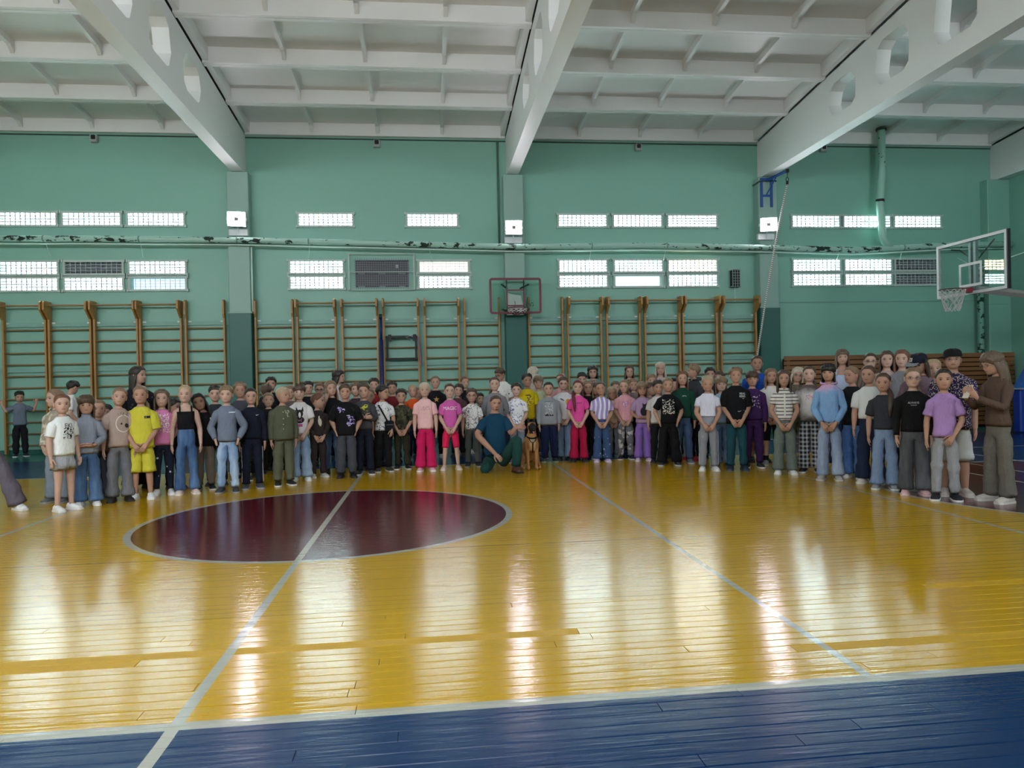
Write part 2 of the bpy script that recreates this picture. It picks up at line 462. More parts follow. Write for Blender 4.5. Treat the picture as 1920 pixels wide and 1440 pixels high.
PANES = {'day': emit('daylight_pane', (.82, .95, 1.0), WIN_E), 'sky': emit('blue_sky_pane', (.58, .78, 1.0), 1.15), 'open': emit('open_sky_pane', (.76, .89, 1.0), 1.25),
         'warm': emit('warm_lit_pane', (1.0, .83, .76), 1.3), 'sun': emit('sunlit_pane', (1.0, .72, .48), WIN_E * 1.05), 'louvre': plain('grey_louvre', '#a9aeb4', .6)}
WIRE = plain('guard_wire', '#c3d3da', .6)
for n, (a, b, c, d, k) in enumerate(WINS):
    w = tag(empty('window_%d' % (n + 1), ((a + b) / 2, 0, c)), 'narrow barred strip window', 'window', kind='structure')
    L, Hh = (b - a) / 2, d - c
    m = MB(); fw = .045
    m.box(-L, L, -.055, -.002, 0, fw); m.box(-L, L, -.055, -.002, Hh - fw, Hh); m.box(-L, -L + fw, -.055, -.002, fw, Hh - fw); m.box(L - fw, L, -.055, -.002, fw, Hh - fw)
    for sx in (-1, 1):
        for z in (.02, Hh - .02): m.box(sx * (L + .012) - .015, sx * (L + .012) + .015, -.075, -.002, z - .03, z + .03)
    m.build('window_frame', STEEL, w)
    if k == 'louvre':
        m = MB(); m.box(-L + .05, L - .05, .1, .14, .04, Hh - .04); lv = m.build('louvre_panel', PANES[k], w)
        for q in range(5):
            m = MB(); z = .05 + q * (Hh - .1) / 5; m.prism([(.02, z), (.10, z + .035), (.10, z + .045), (.02, z + .01)], 'x', -L + .05, L - .05); m.build('slat', PANES[k], lv)
    else:
        m = MB(); m.box(-L + .045, L - .045, .13, .15, .03, Hh - .03); m.build('pane', PANES[k], w)
    if k != 'open':
        m = MB(); wt = .0135 if k in ('day', 'sun') else .0045; nv = 11
        for q in range(1, nv): x = -L + fw + q * (2 * L - 2 * fw) / nv; m.box(x - wt, x + wt, -.045, -.035, fw, Hh - fw)
        for q in range(1, 4): z = fw + q * (Hh - 2 * fw) / 4; m.box(-L + fw, L - fw, -.047, -.037, z - wt * .88, z + wt * .88)
        m.build('wire_guard', WIRE, w)

# ---- roof: sloping ribbed slabs on pierced beams
SLOPE = .0917
def ztop(y): return 6.85 + SLOPE * (-y if y > -9 else 18 + y)
ceiling = tag(empty('ceiling', (0, 0, 6.85)), 'white ribbed concrete slab ceiling', 'ceiling', kind='structure')
m = MB(); SL = 2.86; ST = 1.5 * math.sqrt(1 + SLOPE ** 2)
m.box(-SL, SL, -ST, 0, .27, .32)
for (ya, yb, ta, tb) in ((-.005, -.075, -.005, -.115), (-ST + .075, -ST + .005, -ST + .115, -ST + .005)):
    m.prism([(ya, 0), (yb, 0), (tb, .275), (ta, .275)], 'x', -SL, SL)
for i, x in enumerate((-SL + .06, -1.43, 0, 1.43, SL - .06)):
    tw = .035 if 0 < i < 4 else .05
    for s_ in (-1, 1):
        pass
    zl = .15 if 0 < i < 4 else .04
    prof = [(-.1, .275), (-.1, .06 if 0 < i < 4 else .03), (-.24, zl), (-ST + .24, zl), (-ST + .1, .06 if 0 < i < 4 else .03), (-ST + .1, .275)]
    m.prism(prof, 'x', x - tw, x + tw)
slab0 = m.build('slab', WHITE, ceiling); slab_me = slab0.data; first = True
ang = math.atan(SLOPE)
for bay in range(5):
    xc = -15 + 6 * bay
    for k in range(12):
        if bay == 0 and k > 5: continue
        o = slab0 if first else link('slab', slab_me, ceiling); first = False
        if k < 6:
            y = -1.5 * k; o.location = (xc, y, ztop(y) - 6.85); o.rotation_euler = (-ang, 0, 0)
        else:
            y = -18 + 1.5 * (k - 6); o.location = (xc, y, ztop(y) - 6.85); o.rotation_euler = (-ang, 0, PI)
m = MB()
for (ya, yb) in ((.4, -9.0), (-9.0, -18.7)):
    za, zb = ztop(ya) + .33, ztop(yb) + .33
    m.add([(X0 - .4, ya, za - 6.85), (X1 + .4, ya, za - 6.85), (X1 + .4, yb, zb - 6.85), (X0 - .4, yb, zb - 6.85), (X0 - .4, ya, za - 6.6), (X1 + .4, ya, za - 6.6), (X1 + .4, yb, zb - 6.6), (X0 - .4, yb, zb - 6.6)],
          [(0, 3, 2, 1), (4, 5, 6, 7), (0, 1, 5, 4), (2, 3, 7, 6), (1, 2, 6, 5), (3, 0, 4, 7)])
m.build('roof_deck', plain('roof_slot_shade', '#4a4742', .9), ceiling)  # dark colour paints shade into the slots between the slabs

def beam_mesh():
    """pierced double-pitch beam, 18 m long, bottom at z = 0 (6.0 m)"""
    outer = [(0.05, 0), (-18.25, 0), (-18.25, .83), (-18.0, .85), (-9.0, .85 + 9 * SLOPE), (0, .85), (.05, .85)]
    hs = []
    for k in range(10):
        yc = -3.6 - 1.2 * 0 - 1.5 * k
        if yc < -14.6: break
        zt = ztop(yc) - 6.0 - .24 if True else 0
        zb, hwid = .31, .46
        hs.append([(yc + hwid, zb + .28), (yc + hwid - .1, zb + .05), (yc + hwid - .2, zb), (yc - hwid + .16, zb), (yc - hwid + .02, zb + .1), (yc - hwid, zt - .22), (yc - hwid + .12, zt - .03), (yc - hwid + .22, zt), (yc + hwid - .22, zt - .02), (yc + hwid - .08, zt - .12)])
    bm = bmesh.new(); W = .13
    loops = [outer] + hs; ed = []; lv = []
    for lp in loops:
        vs = [bm.verts.new((-W, y, z)) for (y, z) in lp]; lv.append(vs)
        ed += [bm.edges.new((vs[i], vs[(i + 1) % len(vs)])) for i in range(len(vs))]
    bmesh.ops.triangle_fill(bm, use_beauty=True, edges=ed)
    faces = list(bm.faces)
    mp = {v: bm.verts.new((W, v.co.y, v.co.z)) for v in list(bm.verts)}
    for f in faces: bm.faces.new([mp[v] for v in reversed(f.verts)])
    for vs in lv:
        for i in range(len(vs)):
            a, b = vs[i], vs[(i + 1) % len(vs)]; bm.faces.new((a, b, mp[b], mp[a]))
    bmesh.ops.recalc_face_normals(bm, faces=bm.faces)
    me = bpy.data.meshes.new('beam'); bm.to_mesh(me); bm.free(); me.materials.append(WHITE)
    return me
bme = beam_mesh()
for n in range(6):
    x = -18 + 6 * n
    tag(link('beam_%d' % (n + 1), bme, None, (x if 0 < n < 5 else (x + .2 if n == 0 else 12.0), 0, 6.0)), 'white concrete roof beam pierced by rounded openings', 'beam', kind='structure')

# ---- pillars
for n in range(6):
    x = -18 + 6 * n + (0 if 0 < n < 5 else (.2 if n == 0 else -.12)); hwp = .228 if n < 5 else .30
    m = MB(); m.bbox(x - hwp, x + hwp, -.25, .05, 2.95, 5.99, .012)
    if n == 5: m.bbox(x - hwp, x + hwp, -.25, .05, 0, 2.96, .012)
    p = tag(m.build('pillar_%d' % (n + 1), PILLAR if n < 5 else MINT), 'pale green pillar under a roof beam', 'pillar', kind='structure')
    if n < 5:
        m = MB(); m.bbox(x - hwp - .012, x + hwp + .012, -.275, .05, 0, 2.94, .012); m.build('dark_green_dado', DGREEN, p)
        m = MB(); m.box(x - hwp - .03, x + hwp + .03, -.29, .0, 2.925, 2.955); m.build('ledge', PILLAR, p)
    m = MB(); m.bbox(x - hwp, x + hwp, Y0 - .05, Y0 + .25, 0, 5.99, .012); tag(m.build('pillar_%d' % (n + 11), PILLAR), 'pale green pillar of the opposite wall', 'pillar', kind='structure')
# wall trims
m = MB(); m.box(6.25, 11.55, -.03, .0, 3.07, 3.095); tag(m.build('trim_1', TRIMM), 'thin ledge line across the mint wall', 'trim', kind='structure')
for n, (a, b) in enumerate(((-11.95, -6.26), (-5.74, -.26), (.26, 5.74))):
    for q, z in enumerate((1.78, 2.74)):
        m = MB(); m.box(a, b, -.055, -.002, z - .045, z + .045); tag(m.build('trim_%d' % (2 + n * 2 + q), TRIMM), 'pale green mounting board behind the wall bars', 'trim', kind='structure')
m = MB(); m.box(X0, X1, -.03, -.001, 0, .09); tag(m.build('baseboard_back', DGREEN), 'dark green skirting', 'baseboard', kind='structure')
m = MB(); m.box(X0, X1, -.02, -.001, 6.79, 6.815); tag(m.build('trim_9', plain('dark_joint', '#3d4a45', .8)), 'dark joint along the wall head', 'trim', kind='structure')

# ================================================================== wall bars
WB = wood_mat('amber_wood', '#8f5f26', '#c8934a', 'z'); WR = wood_mat('rung_wood', '#7d5a34', '#b08a58', 'x')
SCREW = plain('white_clip', '#dfe3e3', .4)
units = [(-10.86, -10.02, 1, 'left'), (-9.95, -9.12, 1, 'left'), (-9.04, -8.17, 1, 'left'), (-8.11, -7.27, 1, 'left'), (-7.17, -6.37, 0, 'left'),
         (-5.71, -4.92, 0, 'mid'), (-4.82, -4.00, 1, 'mid'), (-3.85, -3.09, 1, 'mid'), (-2.95, -2.19, 1, 'mid'), (-2.04, -1.29, 1, 'mid'), (-1.15, -.37, 0, 'mid'),
         (.31, 1.08, 0, 'right'), (1.21, 1.98, 1, 'right'), (2.12, 2.89, 1, 'right'), (3.02, 3.84, 1, 'right'), (3.93, 4.74, 1, 'right'), (4.85, 5.70, 1, 'right')]
WBL = ['behind the person gripping a rung', 'behind the person in a plain white T-shirt', 'behind the person in a black patterned dress', 'behind the person in yellow T-shirt and shorts',
       'without a chin-up bar beside the pillar with the left flood light', 'without a chin-up bar next to the same pillar, other side', 'second from that pillar, in the scoreboard bay', 'left of the blue post, below the scoreboard',
       'with a black square frame hung on it', 'right of the unit with the black frame', 'without a chin-up bar, under the maroon hoop', 'without a chin-up bar, just past the maroon hoop',
       'second along from the maroon hoop', 'third along from the maroon hoop', 'fourth along from the maroon hoop', 'next to last before the rope', 'beside the hanging rope']
WBLAB = ['wooden wall bars with chin-up bar, ' + s if u[2] else 'wooden wall bars ' + s for s, u in zip(WBL, units)]
WBLAB[4] = 'wooden wall bars without chin-up bar, left of the pillar nearest the dress wearer'
WBLAB[5] = 'wooden wall bars without chin-up bar, right of that pillar, before the scoreboard'
WBLAB[10] = 'wooden wall bars without chin-up bar, left of the maroon hoop'
WBLAB[11] = 'wooden wall bars without chin-up bar, right of the maroon hoop'
rung_me = None
for (a, b, bar, grp), lab in zip(units, WBLAB):
    w = tag(empty('wall_bars', ((a + b) / 2, -.06, 0)), lab, 'wall bars', 'wall bars along the mint wall')
    L = (b - a) / 2
    ph = [(0, .02), (-.10, .02), (-.10, 2.84), (-.31, 3.03), (-.31, 3.19), (-.27, 3.22), (0, 3.22)] if bar else [(0, .02), (-.10, .02), (-.10, 2.84), (-.15, 2.92), (-.15, 3.2), (-.06, 3.24), (0, 3.22)]
    for s_ in (-1, 1):
        m = MB(); m.prism(ph, 'x', s_ * L - .019, s_ * L + .019); u = m.build('upright', WB, w)
        m = MB(); m.box(s_ * (L - .06) - .035, s_ * (L - .06) + .035, -.008, .05, 2.76, 2.79); m.build('clip', SCREW, u)
    for k in range(11):
        m = None
        z = .19 + .2435 * k
        m = MB(); m.tube([(-L + .02, -.06, z), (L - .02, -.06, z)], [(.02, .015), (.02, .015)], 8, up=(0, 1, 0)); m.build('rung', WR, w, smooth=True)
    if bar:
        m = MB(); m.tube([(-L + .015, -.27, 3.12), (L - .015, -.27, 3.12)], .02, 8, up=(0, 1, 0)); m.build('chin_up_bar', WR, w, smooth=True)

# ================================================================== pipes
PIPE = peeling('peeling_pipe_paint', '#a9cdc1', edge=.605)
PIPE2 = peeling('sound_pipe_paint', '#9fcdbd', edge=.66)
r = empty('heating_pipe', (0, -.36, 4.4)); tag(r, 'long heating pipe with peeling pale green paint across the wall', 'pipe')
pts = [(-12.2, 0, .12), (-9, 0, .115), (-6, 0, .09), (-3.1, 0, .02), (0, 0, -.06), (3, 0, -.03), (6, 0, -.085), (8, 0, -.14), (9.2, 0, -.09), (10.6, 0, -.02), (12.1, 0, 0)]
m = MB(); m.tube(pts, .066, 12); m.build('main_pipe', PIPE, r, smooth=True)
m = MB(); m.tube([(x, .03, z - .1) for x, y, z in pts], .018, 6); m.build('thin_pipe', plain('pale_mint_enamel', '#cfe8df', .4), r, smooth=True)
for x, z in ((-9.9, .117), (-8.0, .107), (-6, .09), (-4.5, .055), (-1.9, -.01), (0, -.06), (1.75, -.042), (3.5, -.04), (6.0, -.085), (7.7, -.13), (9.3, -.085)):
    m = MB(); m.tube([(x - .015, 0, z), (x + .015, 0, z)], .076, 12); c_ = m.build('clamp', plain('clamp_steel', '#7f9a90', .5, .3), r, smooth=True)
    m = MB(); dx = random.Random(int(x * 10)).uniform(-.12, .12); m.tube([(x, .05, z - .06), (x + dx, .33, z - .34)], .007, 5); m.build('hanger_wire', plain('pale_mint_enamel', '#cfe8df', .4), c_)
m = MB(); m.tube([(8.8, -.34, 7.12), (8.8, -.34, 6.2), (8.76, -.34, 5.6), (8.73, -.34, 5.4), (8.77, -.34, 4.9), (8.79, -.34, 4.56), (8.84, -.34, 4.46), (9.0, -.345, 4.345)], .088, 14)
vp = tag(m.build('riser_pipe', PIPE2, smooth=True), 'thick pale green riser pipe bending down from the ceiling', 'pipe')
m = MB(); m.tube([(8.74, -.34, 5.40), (8.74, -.34, 5.46)], .097, 14); m.build('band', BLACKM, vp)
m = MB(); m.tube([(8.8, -.34, 7.09), (8.8, -.34, 7.13)], .12, 14); m.build('collar', plain('dark_joint', '#3d4a45', .8), vp)
m = MB(); m.tube([(11.42, -.16, 3.95), (11.42, -.16, .02)], .075, 12)
tag(m.build('drain_pipe', peeling('flaking_pipe_paint', '#74a796', '#12352b', .575), smooth=True), 'vertical flaking green pipe in the corner behind the glass hoop', 'pipe')
m = MB(); m.tube([(-.33, -.03, 4.36), (-.33, -.03, 6.8)], .014, 6); m.tube([(-.30, -.03, 4.36), (-.30, -.03, 6.8)], .010, 6); tag(m.build('cable_conduit', plain('conduit_green', '#577c70', .5), smooth=True), 'thin green cable conduit beside the middle pillar', 'conduit')
m = MB(); m.tube([(-5.745, -.21, 4.36), (-5.745, -.21, 2.97)], .02, 8); tag(m.build('cable_conduit', plain('pale_mint_enamel', '#cfe8df', .4), smooth=True), 'pale conduit down the pillar below the left flood light', 'conduit')

# ================================================================== flood lights
LAMPFACE = emit('flood_light_face', (1.0, .93, 1.0), LAMP_E)
for (x, z, rz, lab) in ((-5.98, 4.915, .20, 'lit flood light on the pillar left of the scoreboard'), (-.03, 4.75, .0, 'lit flood light on the middle pillar above the maroon hoop'), (5.9, 4.83, -.32, 'lit flood light on the pillar under the blue bracket')):
    f = tag(empty('flood_light', (x, -.27, z)), lab, 'flood light', 'flood lights on the pillars')
    R = Matrix.Translation((0, -.2, 0)) @ Matrix.Rotation(rz, 4, 'Z') @ Matrix.Rotation(.12, 4, 'X')
    m = MB(); m.box(-.185, .185, -.0, .06, -.155, .155, 0, R); h_ = m.build('housing', WHITEP, f)
    m = MB(); m.box(-.165, .165, -.012, -.002, -.135, .135, 0, R); m.build('lamp_face', LAMPFACE, f)
    m = MB(); m.box(-.045, .045, -.02, -.0125, -.038, .038, 0, R); m.build('led_chip', plain('led_grey', '#a7a39b', .5), f)
    m = MB()
    for s_ in (-1, 1): m.box(s_ * .19 - .008, s_ * .19 + .008, -.02, .12, -.03, .03, 0, R)
    m.box(-.2, .2, -.14, -.1, -.03, .03); m.box(-.025, .025, -.12, .02, -.16, -.02)
    m.build('bracket', WHITEP, f)
    m = MB(); m.bbox(-.20, .20, -.075, .015, -.33, -.19, .01); j = m.build('junction_box', WHITEP, f)
    m = MB(); m.tube([(0, -.09, -.17), (0, -.09, -.325)], .012, 6); m.build('cable', WHITEP, j)

# ================================================================== small things on the wall
for (x, z, lab) in ((-8.99, 6.72, 'above the windows with one grey louvre'), (-3.02, 6.70, 'above the scoreboard bay'), (2.97, 6.70, 'right of the middle roof beam'), (7.5, 6.74, 'behind the beam that carries the rope bracket')):
    c_ = tag(empty('sensor_box', (x, 0, z)), 'small white sensor box with dark eye, ' + lab, 'sensor', 'sensor boxes under the ceiling')
    m = MB(); m.bbox(-.075, .075, -.10, -.001, -.085, .075, .012); m.build('casing', plain('sensor_white', '#a9aeae', .5), c_)
    m = MB(); m.bbox(-.045, .045, -.118, -.095, -.03, .06, .01); m.build('lens', BLACKM, c_)
sp = tag(empty('speaker_box', (5.24, -.06, 3.43)), 'small black speaker behind a wire cage near the rope', 'speaker')
m = MB(); m.bbox(-.10, .10, -.06, .06, 0, .42, .015); m.build('cabinet', BLACKM, sp)
m = MB()
for q in range(4): m.box(-.09 + q * .06 - .005, -.09 + q * .06 + .005, -.1, -.09, -.01, .43)
for q in range(7): m.box(-.11, .11, -.1, -.09, .02 + q * .063 - .004, .02 + q * .063 + .004)
for sx in (-.11, .11):
    for z in (.02, .4): m.box(sx - .008, sx + .008, -.1, .06, z - .008, z + .008)
m.build('cage', plain('cage_grey', '#9aa6a2', .5, .3), sp)
m = MB(); m.tube([(-.02, -.02, 0), (-.02, -.04, -.33)], .006, 5); m.build('cable', WHITEP, sp)

sb = tag(empty('scoreboard', (-2.97, 0, 3.44)), 'black electronic scoreboard behind a wire guard between the strip windows', 'scoreboard')
m = MB(); m.box(-.60, .60, .06, .1, .05, .66); m.build('panel', plain('scoreboard_black', '#0c0b12', .35), sb)
m = MB()
for (z, w) in ((.36, .16), (.07, .13)):
    for x in (-.46, .0, .44): m.box(x - w * .5, x + w * .5, .052, .058, z, z + .028)
m.build('caption', plain('caption_grey', '#85868c', .6), sb)
m = MB(); m.box(.30, .37, .052, .058, .50, .57); m.build('emblem', plain('caption_light', '#b9bcc2', .6), sb)
m = MB()
for x in (-.73, .70): m.box(x, x + .03, -.12, -.09, -.02, .80)
for z in (-.02, .38, .78): m.box(-.73, .73, -.12, -.10, z, z + .014)
for x in (-.715, .715):
    for z in (0, .78): m.box(x - .012, x + .012, -.1, 0, z - .012, z + .012)
m.build('guard_frame', STEEL, sb)
m = MB()
for q in range(1, 25): x = -.62 + q * 1.24 / 25; m.box(x - .0045, x + .0045, -.112, -.104, 0.0, .70)
for q in range(1, 13): z = .05 + q * .65 / 13; m.box(-.62, .62, -.114, -.106, z - .004, z + .004)
m.build('wire_guard', plain('guard_wire_light', '#6f7280', .5, .3), sb)

# blue rope bracket and rope
bb = tag(empty('rope_bracket', (5.97, -.25, 5.3)), 'blue steel rope bracket on the pillar under the roof beam', 'bracket')
m = MB()
for x in (-.13, .11): m.box(x - .028, x + .028, -.03, -.002, -.02, .66)
m.box(-.13, .11, -.028, -.003, .22, .27); m.build('wall_plate', BLUEM, bb)
m = MB(); m.box(-.16, .14, -.055, -.002, .585, .65); m.build('clamp_bar', BLUEM, bb)
m = MB(); m.tube([(-.02, -.03, .60), (.18, -.66, .645)], .034, 4, up=(0, 0, 1)); m.build('arm', BLUEM, bb)
m = MB(); m.tube([(-.02, -.03, .26), (.08, -.32, .60)], .02, 4); m.build('strut', BLUEM, bb)
m = MB(); m.tube([(-.35, -.02, .47), (-.18, -.05, .58), (.16, -.05, .585), (.22, -.05, .58)], .018, 6); m.build('tie', plain('dark_green_tie', '#1f3d33', .6), bb)
m = MB(); m.box(.15, .205, -.70, -.64, .60, .68); m.build('end_cap', BLACKM, bb)
rp = tag(empty('climbing_rope', (6.15, -.92, 5.9)), 'white climbing rope hooked on the blue bracket and pulled aside', 'rope')
m = MB(); m.tube([(0, 0, 0), (-.01, 0, -.10)], .008, 6); m.tube([(-.01 + .03 * math.sin(t), 0, -.15 + .05 * math.cos(t)) for t in np.linspace(0, 6.2, 13)], .009, 6); m.build('hook', BLACKM, rp)
m = MB(); m.tube([(-.01, 0, -.19), (-.015, .0, -.27)], .03, 8); m.build('sleeve', BLACKM, rp)
m = MB(); pr = [(-.015 - .72 * t - .05 * math.sin(PI * t), .5 * t, -.26 - 4.9 * t) for t in np.linspace(0, 1, 24)]; m.tube(pr, .021, 8)
t = NT('twisted_rope'); P_ = t.pos('Object'); xx, yy, zz = t.xyz(P_); wv_ = t.math('SINE', t.math('ADD', t.math('MULTIPLY', zz, 130.0), t.math('MULTIPLY', xx, 60.0)))
t.col(t.mix(t.math('MULTIPLY', t.math('ADD', wv_, 1.0), .5), lin('#7d7a76'), lin('#e6e2de'))); t.rough(.8)
m.build('rope', t.m, rp, smooth=True)

# ================================================================== basketball hoops
def glass_mat(name, tint=(.9, .97, .95), refl=.10):
    if name in MATS: return MATS[name]
    m_ = bpy.data.materials.new(name); m_.use_nodes = True; nt = m_.node_tree; nt.nodes.clear()
    o_ = nt.nodes.new('ShaderNodeOutputMaterial'); a_ = nt.nodes.new('ShaderNodeBsdfTransparent'); b_ = nt.nodes.new('ShaderNodeBsdfGlossy'); x_ = nt.nodes.new('ShaderNodeMixShader'); fr_ = nt.nodes.new('ShaderNodeMath'); lw_ = nt.nodes.new('ShaderNodeLayerWeight'); lw_.inputs[0].default_value = .5; pw_ = nt.nodes.new('ShaderNodeMath'); pw_.operation = 'POWER'; pw_.inputs[1].default_value = 4.0; nt.links.new(lw_.outputs['Facing'], pw_.inputs[0])
    a_.inputs[0].default_value = (*tint, 1); b_.inputs['Roughness'].default_value = .02; fr_.operation = 'MULTIPLY_ADD'; nt.links.new(pw_.outputs[0], fr_.inputs[0]); fr_.inputs[1].default_value = .85; fr_.inputs[2].default_value = .05
    nt.links.new(fr_.outputs[0], x_.inputs[0]); nt.links.new(a_.outputs[0], x_.inputs[1]); nt.links.new(b_.outputs[0], x_.inputs[2]); nt.links.new(x_.outputs[0], o_.inputs[0])
    MATS[name] = m_
    return m_
GLASS = glass_mat('backboard_glass')
def circle(r, z, n=28, cx=0, cy=0): return [(cx + r * math.cos(2 * PI * i / n), cy + r * math.sin(2 * PI * i / n), z) for i in range(n + 1)]
def rrect(w, h, r, n=5):
    out = []
    for (cx, cz, a0) in ((w - r, h - r, 0), (-w + r, h - r, PI / 2), (-w + r, -h + r, PI), (w - r, -h + r, 1.5 * PI)):
        for i in range(n): a = a0 + PI / 2 * i / (n - 1); out.append((cx + r * math.cos(a), cz + r * math.sin(a)))
    return out
def frame_loop(m, w, h, r, t, y0, y1):
    """flat rounded rectangular frame of bar width t"""
    o_, i_ = rrect(w, h, r), rrect(w - t, h - t, max(.004, r - t)); n = len(o_); vs = []
    for y in (y0, y1): vs += [(x, y, z) for x, z in o_] + [(x, y, z) for x, z in i_]
    fs = []
    for i in range(n):
        j = (i + 1) % n
        fs += [(i, j, n + j, n + i), (2 * n + i, 3 * n + i, 3 * n + j, 2 * n + j), (i, 2 * n + i, 2 * n + j, j), (n + i, n + j, 3 * n + j, 3 * n + i)]
    m.add(vs, fs)
def net(m, cx, cy, z, r, drop, torn=0.0, seed=1):
    rg = random.Random(seed); n = 12; rows_ = 6
    def p(i, k):
        t_ = k / rows_; rr = r * (1 - .45 * t_); a = 2 * PI * (i + .5 * (k % 2)) / n
        return (cx + rr * math.cos(a), cy + rr * math.sin(a), z - drop * t_)
    for k in range(rows_):
        for i in range(n):
            for d_ in ((0, 1) if k % 2 else (0, -1)):
                if rg.random() < torn * (k / rows_): continue
                m.tube([p(i, k), p(i + d_, k + 1)], .007, 4)
h = tag(empty('basketball_hoop', (-.04, -.60, 2.82)), 'small wall hoop with maroon-framed clear backboard and torn net', 'basketball hoop')
m = MB(); frame_loop(m, .575, .395, .06, .045, -.02, .02); bq = [(v[0], v[1], v[2] + .395) for v in m.v]; m.v = bq; bd = m.build('backboard_frame', REDM, h)
m = MB(); m.box(-.54, .54, -.004, .004, .04, .75); m.build('glass_panel', GLASS, h)
m = MB(); frame_loop(m, .205, .185, .015, .03, -.012, -.005); m.v = [(v[0], v[1], v[2] + .35) for v in m.v]; m.build('target_square', REDM, h)
m = MB()
for x in (-.19, .19): m.box(x - .012, x + .012, .01, .035, .0, .76)
m.build('strut', BLACKM, h)
m = MB(); m.prism([(-.19, -.02), (.18, -.02), (.17, .17), (.12, .40), (.0, .42), (-.10, .44), (-.18, .48)], 'y', .02, .16); m.build('mounting_plate', plain('worn_white_plate', '#e3d6d8', .6), h)
m = MB(); m.tube([(-.02, -.012, .28), (-.01, -.014, .2), (-.04, -.014, .1), (-.05, -.014, .02)], .006, 5); m.build('cord', BLACKM, h)
m = MB()
for x in (-.3, .3): m.tube([(x, .02, .1), (x * .5, .34, .1)], .02, 6); m.tube([(x, .02, .65), (x * .5, .34, .6)], .02, 6)
m.build('wall_arm', BLACKM, h)
m = MB(); m.tube(circle(.22, .09, 28, .0, -.33), .010, 8, caps=False); rm = m.build('rim', plain('rim_red', '#54101e', .4), h, smooth=True)
m = MB(); m.prism([(-.055, .10), (.055, .10), (.055, .0), (.0, -.05), (-.055, .0)], 'y', -.11, -.005)
m.tube([(-.18, -.2, .085), (-.05, -.05, -.03)], .008, 5); m.tube([(.18, -.2, .085), (.05, -.05, -.03)], .008, 5); m.build('rim_bracket', plain('rim_red', '#54101e', .4), h)
m = MB(); net(m, 0, -.33, .08, .215, .16, 2.2, 3); m.build('net', plain('net_cord', '#cfc9c9', .8), h)
m = MB()
for k in range(3):
    a = PI / 2 + k * 2 * PI / 3; b = a + 2 * PI / 3
    for f_ in (.0, .55): m.tube([(.36 + .045 * math.cos(a + (b - a) * f_), -.006, .20 + .045 * math.sin(a + (b - a) * f_)), (.36 + .045 * (math.cos(a) * (.6 - f_) + math.cos(b) * (.4 + f_)), -.006, .20 + .045 * (math.sin(a) * (.6 - f_) + math.sin(b) * (.4 + f_)))], .006, 5)
m.build('emblem', BLACKM, h)

h = tag(empty('basketball_hoop', (8.22, -3.88, 2.80), -PI / 2), 'large hoop with white-framed clear backboard on a grey arm', 'basketball hoop')
# local: board in the x-z plane, rim towards local -y (hall -x)
m = MB(); frame_loop(m, .90, .525, .012, .055, -.025, .025); m.v = [(v[0], v[1], v[2] + .525) for v in m.v]; m.build('backboard_frame', plain('board_white', '#d0d0d0', .5), h)
m = MB(); m.box(.902, .93, -.03, .03, 0, 1.05); m.build('edge_pad', BLACKM, h)
m = MB(); m.box(-.85, .85, -.004, .004, .05, 1.0); m.build('glass_panel', GLASS, h)
m = MB(); frame_loop(m, .295, .225, .006, .05, -.012, -.006); m.v = [(v[0], v[1], v[2] + .37) for v in m.v]; m.build('target_square', plain('board_white', '#d0d0d0', .5), h)
m = MB()
for x in (-.06, .06): m.box(x - .03, x + .03, .03, .09, .0, 1.0)
m.build('rear_post', GREYM, h)
m = MB()
for x in (-.55, .55): m.tube([(x, .03, .93), (x * .75, .09, .9), (0, .12, .62)], .014, 6)
m.build('brace', BLACKM, h)
m = MB(); m.tube([(0, .06, .10), (-.1, 1.2, .0), (-.3, 2.6, -.14), (-.5, 3.85, -.28)], [(.07, .05)] * 4, 4, up=(0, 0, 1)); m.build('arm', plain('arm_beige', '#9a928f', .5), h)
m = MB(); m.tube([(-.42, .06, .75), (-.45, .5, .55), (-.4, 1.6, .9)], .01, 6); m.build('cable', plain('pale_mint_enamel', '#cfe8df', .4), h)
m = MB(); m.tube(circle(.225, .09, 28, 0, -.38), .010, 8, caps=False); m.build('rim', plain('rim_red', '#54101e', .4), h, smooth=True)
m = MB(); m.box(-.075, .075, -.15, -.012, .03, .115); m.build('rim_bracket', plain('rim_bright_red', '#96243a', .4), h)
m = MB(); net(m, 0, -.38, .085, .22, .40, .35, 8); m.build('net', plain('net_cord', '#cfc9c9', .8), h)

# ================================================================== posts, frame, lattice, mat
vpz = tag(empty('volleyball_post', (-2.99, -.46, 0)), 'dark blue volleyball post leaning place beside the wall bars', 'post')
vpz['label'] = 'dark blue volleyball post with pulley wheel standing against the wall bars'
m = MB(); m.tube([(0, 0, .0), (0, 0, 2.30)], .045, 12); m.build('lower_tube', NAVYM, vpz, smooth=True)
m = MB(); m.tube([(0, 0, 2.28), (0, 0, 2.76)], .030, 12); m.build('upper_tube', NAVYM, vpz, smooth=True)
m = MB(); m.tube([(-.03, -.03, 2.80), (.03, -.03, 2.80)], .055, 14, up=(0, 0, 1)); m.tube([(0, 0, 2.7), (0, 0, 2.86)], .014, 6); m.build('pulley', BLACKM, vpz)
m = MB(); m.tube([(0, 0, .0), (0, 0, .03)], .12, 14); m.build('base_plate', NAVYM, vpz)
bf = tag(empty('hanging_frame', (-2.56, -.24, 1.86)), 'black square metal frame hung on the wall bars beside the blue post', 'frame')
for nm, bx in (('top_bar', (-.34, .34, .48, .535)), ('bottom_bar', (-.34, .34, .0, .04)), ('side_bar', (-.34, -.295, .03, .5)), ('side_bar', (.295, .34, .03, .5))):
    m = MB(); m.bbox(bx[0], bx[1], -.03, .02, bx[2], bx[3], .006); m.build(nm, BLACKM, bf)
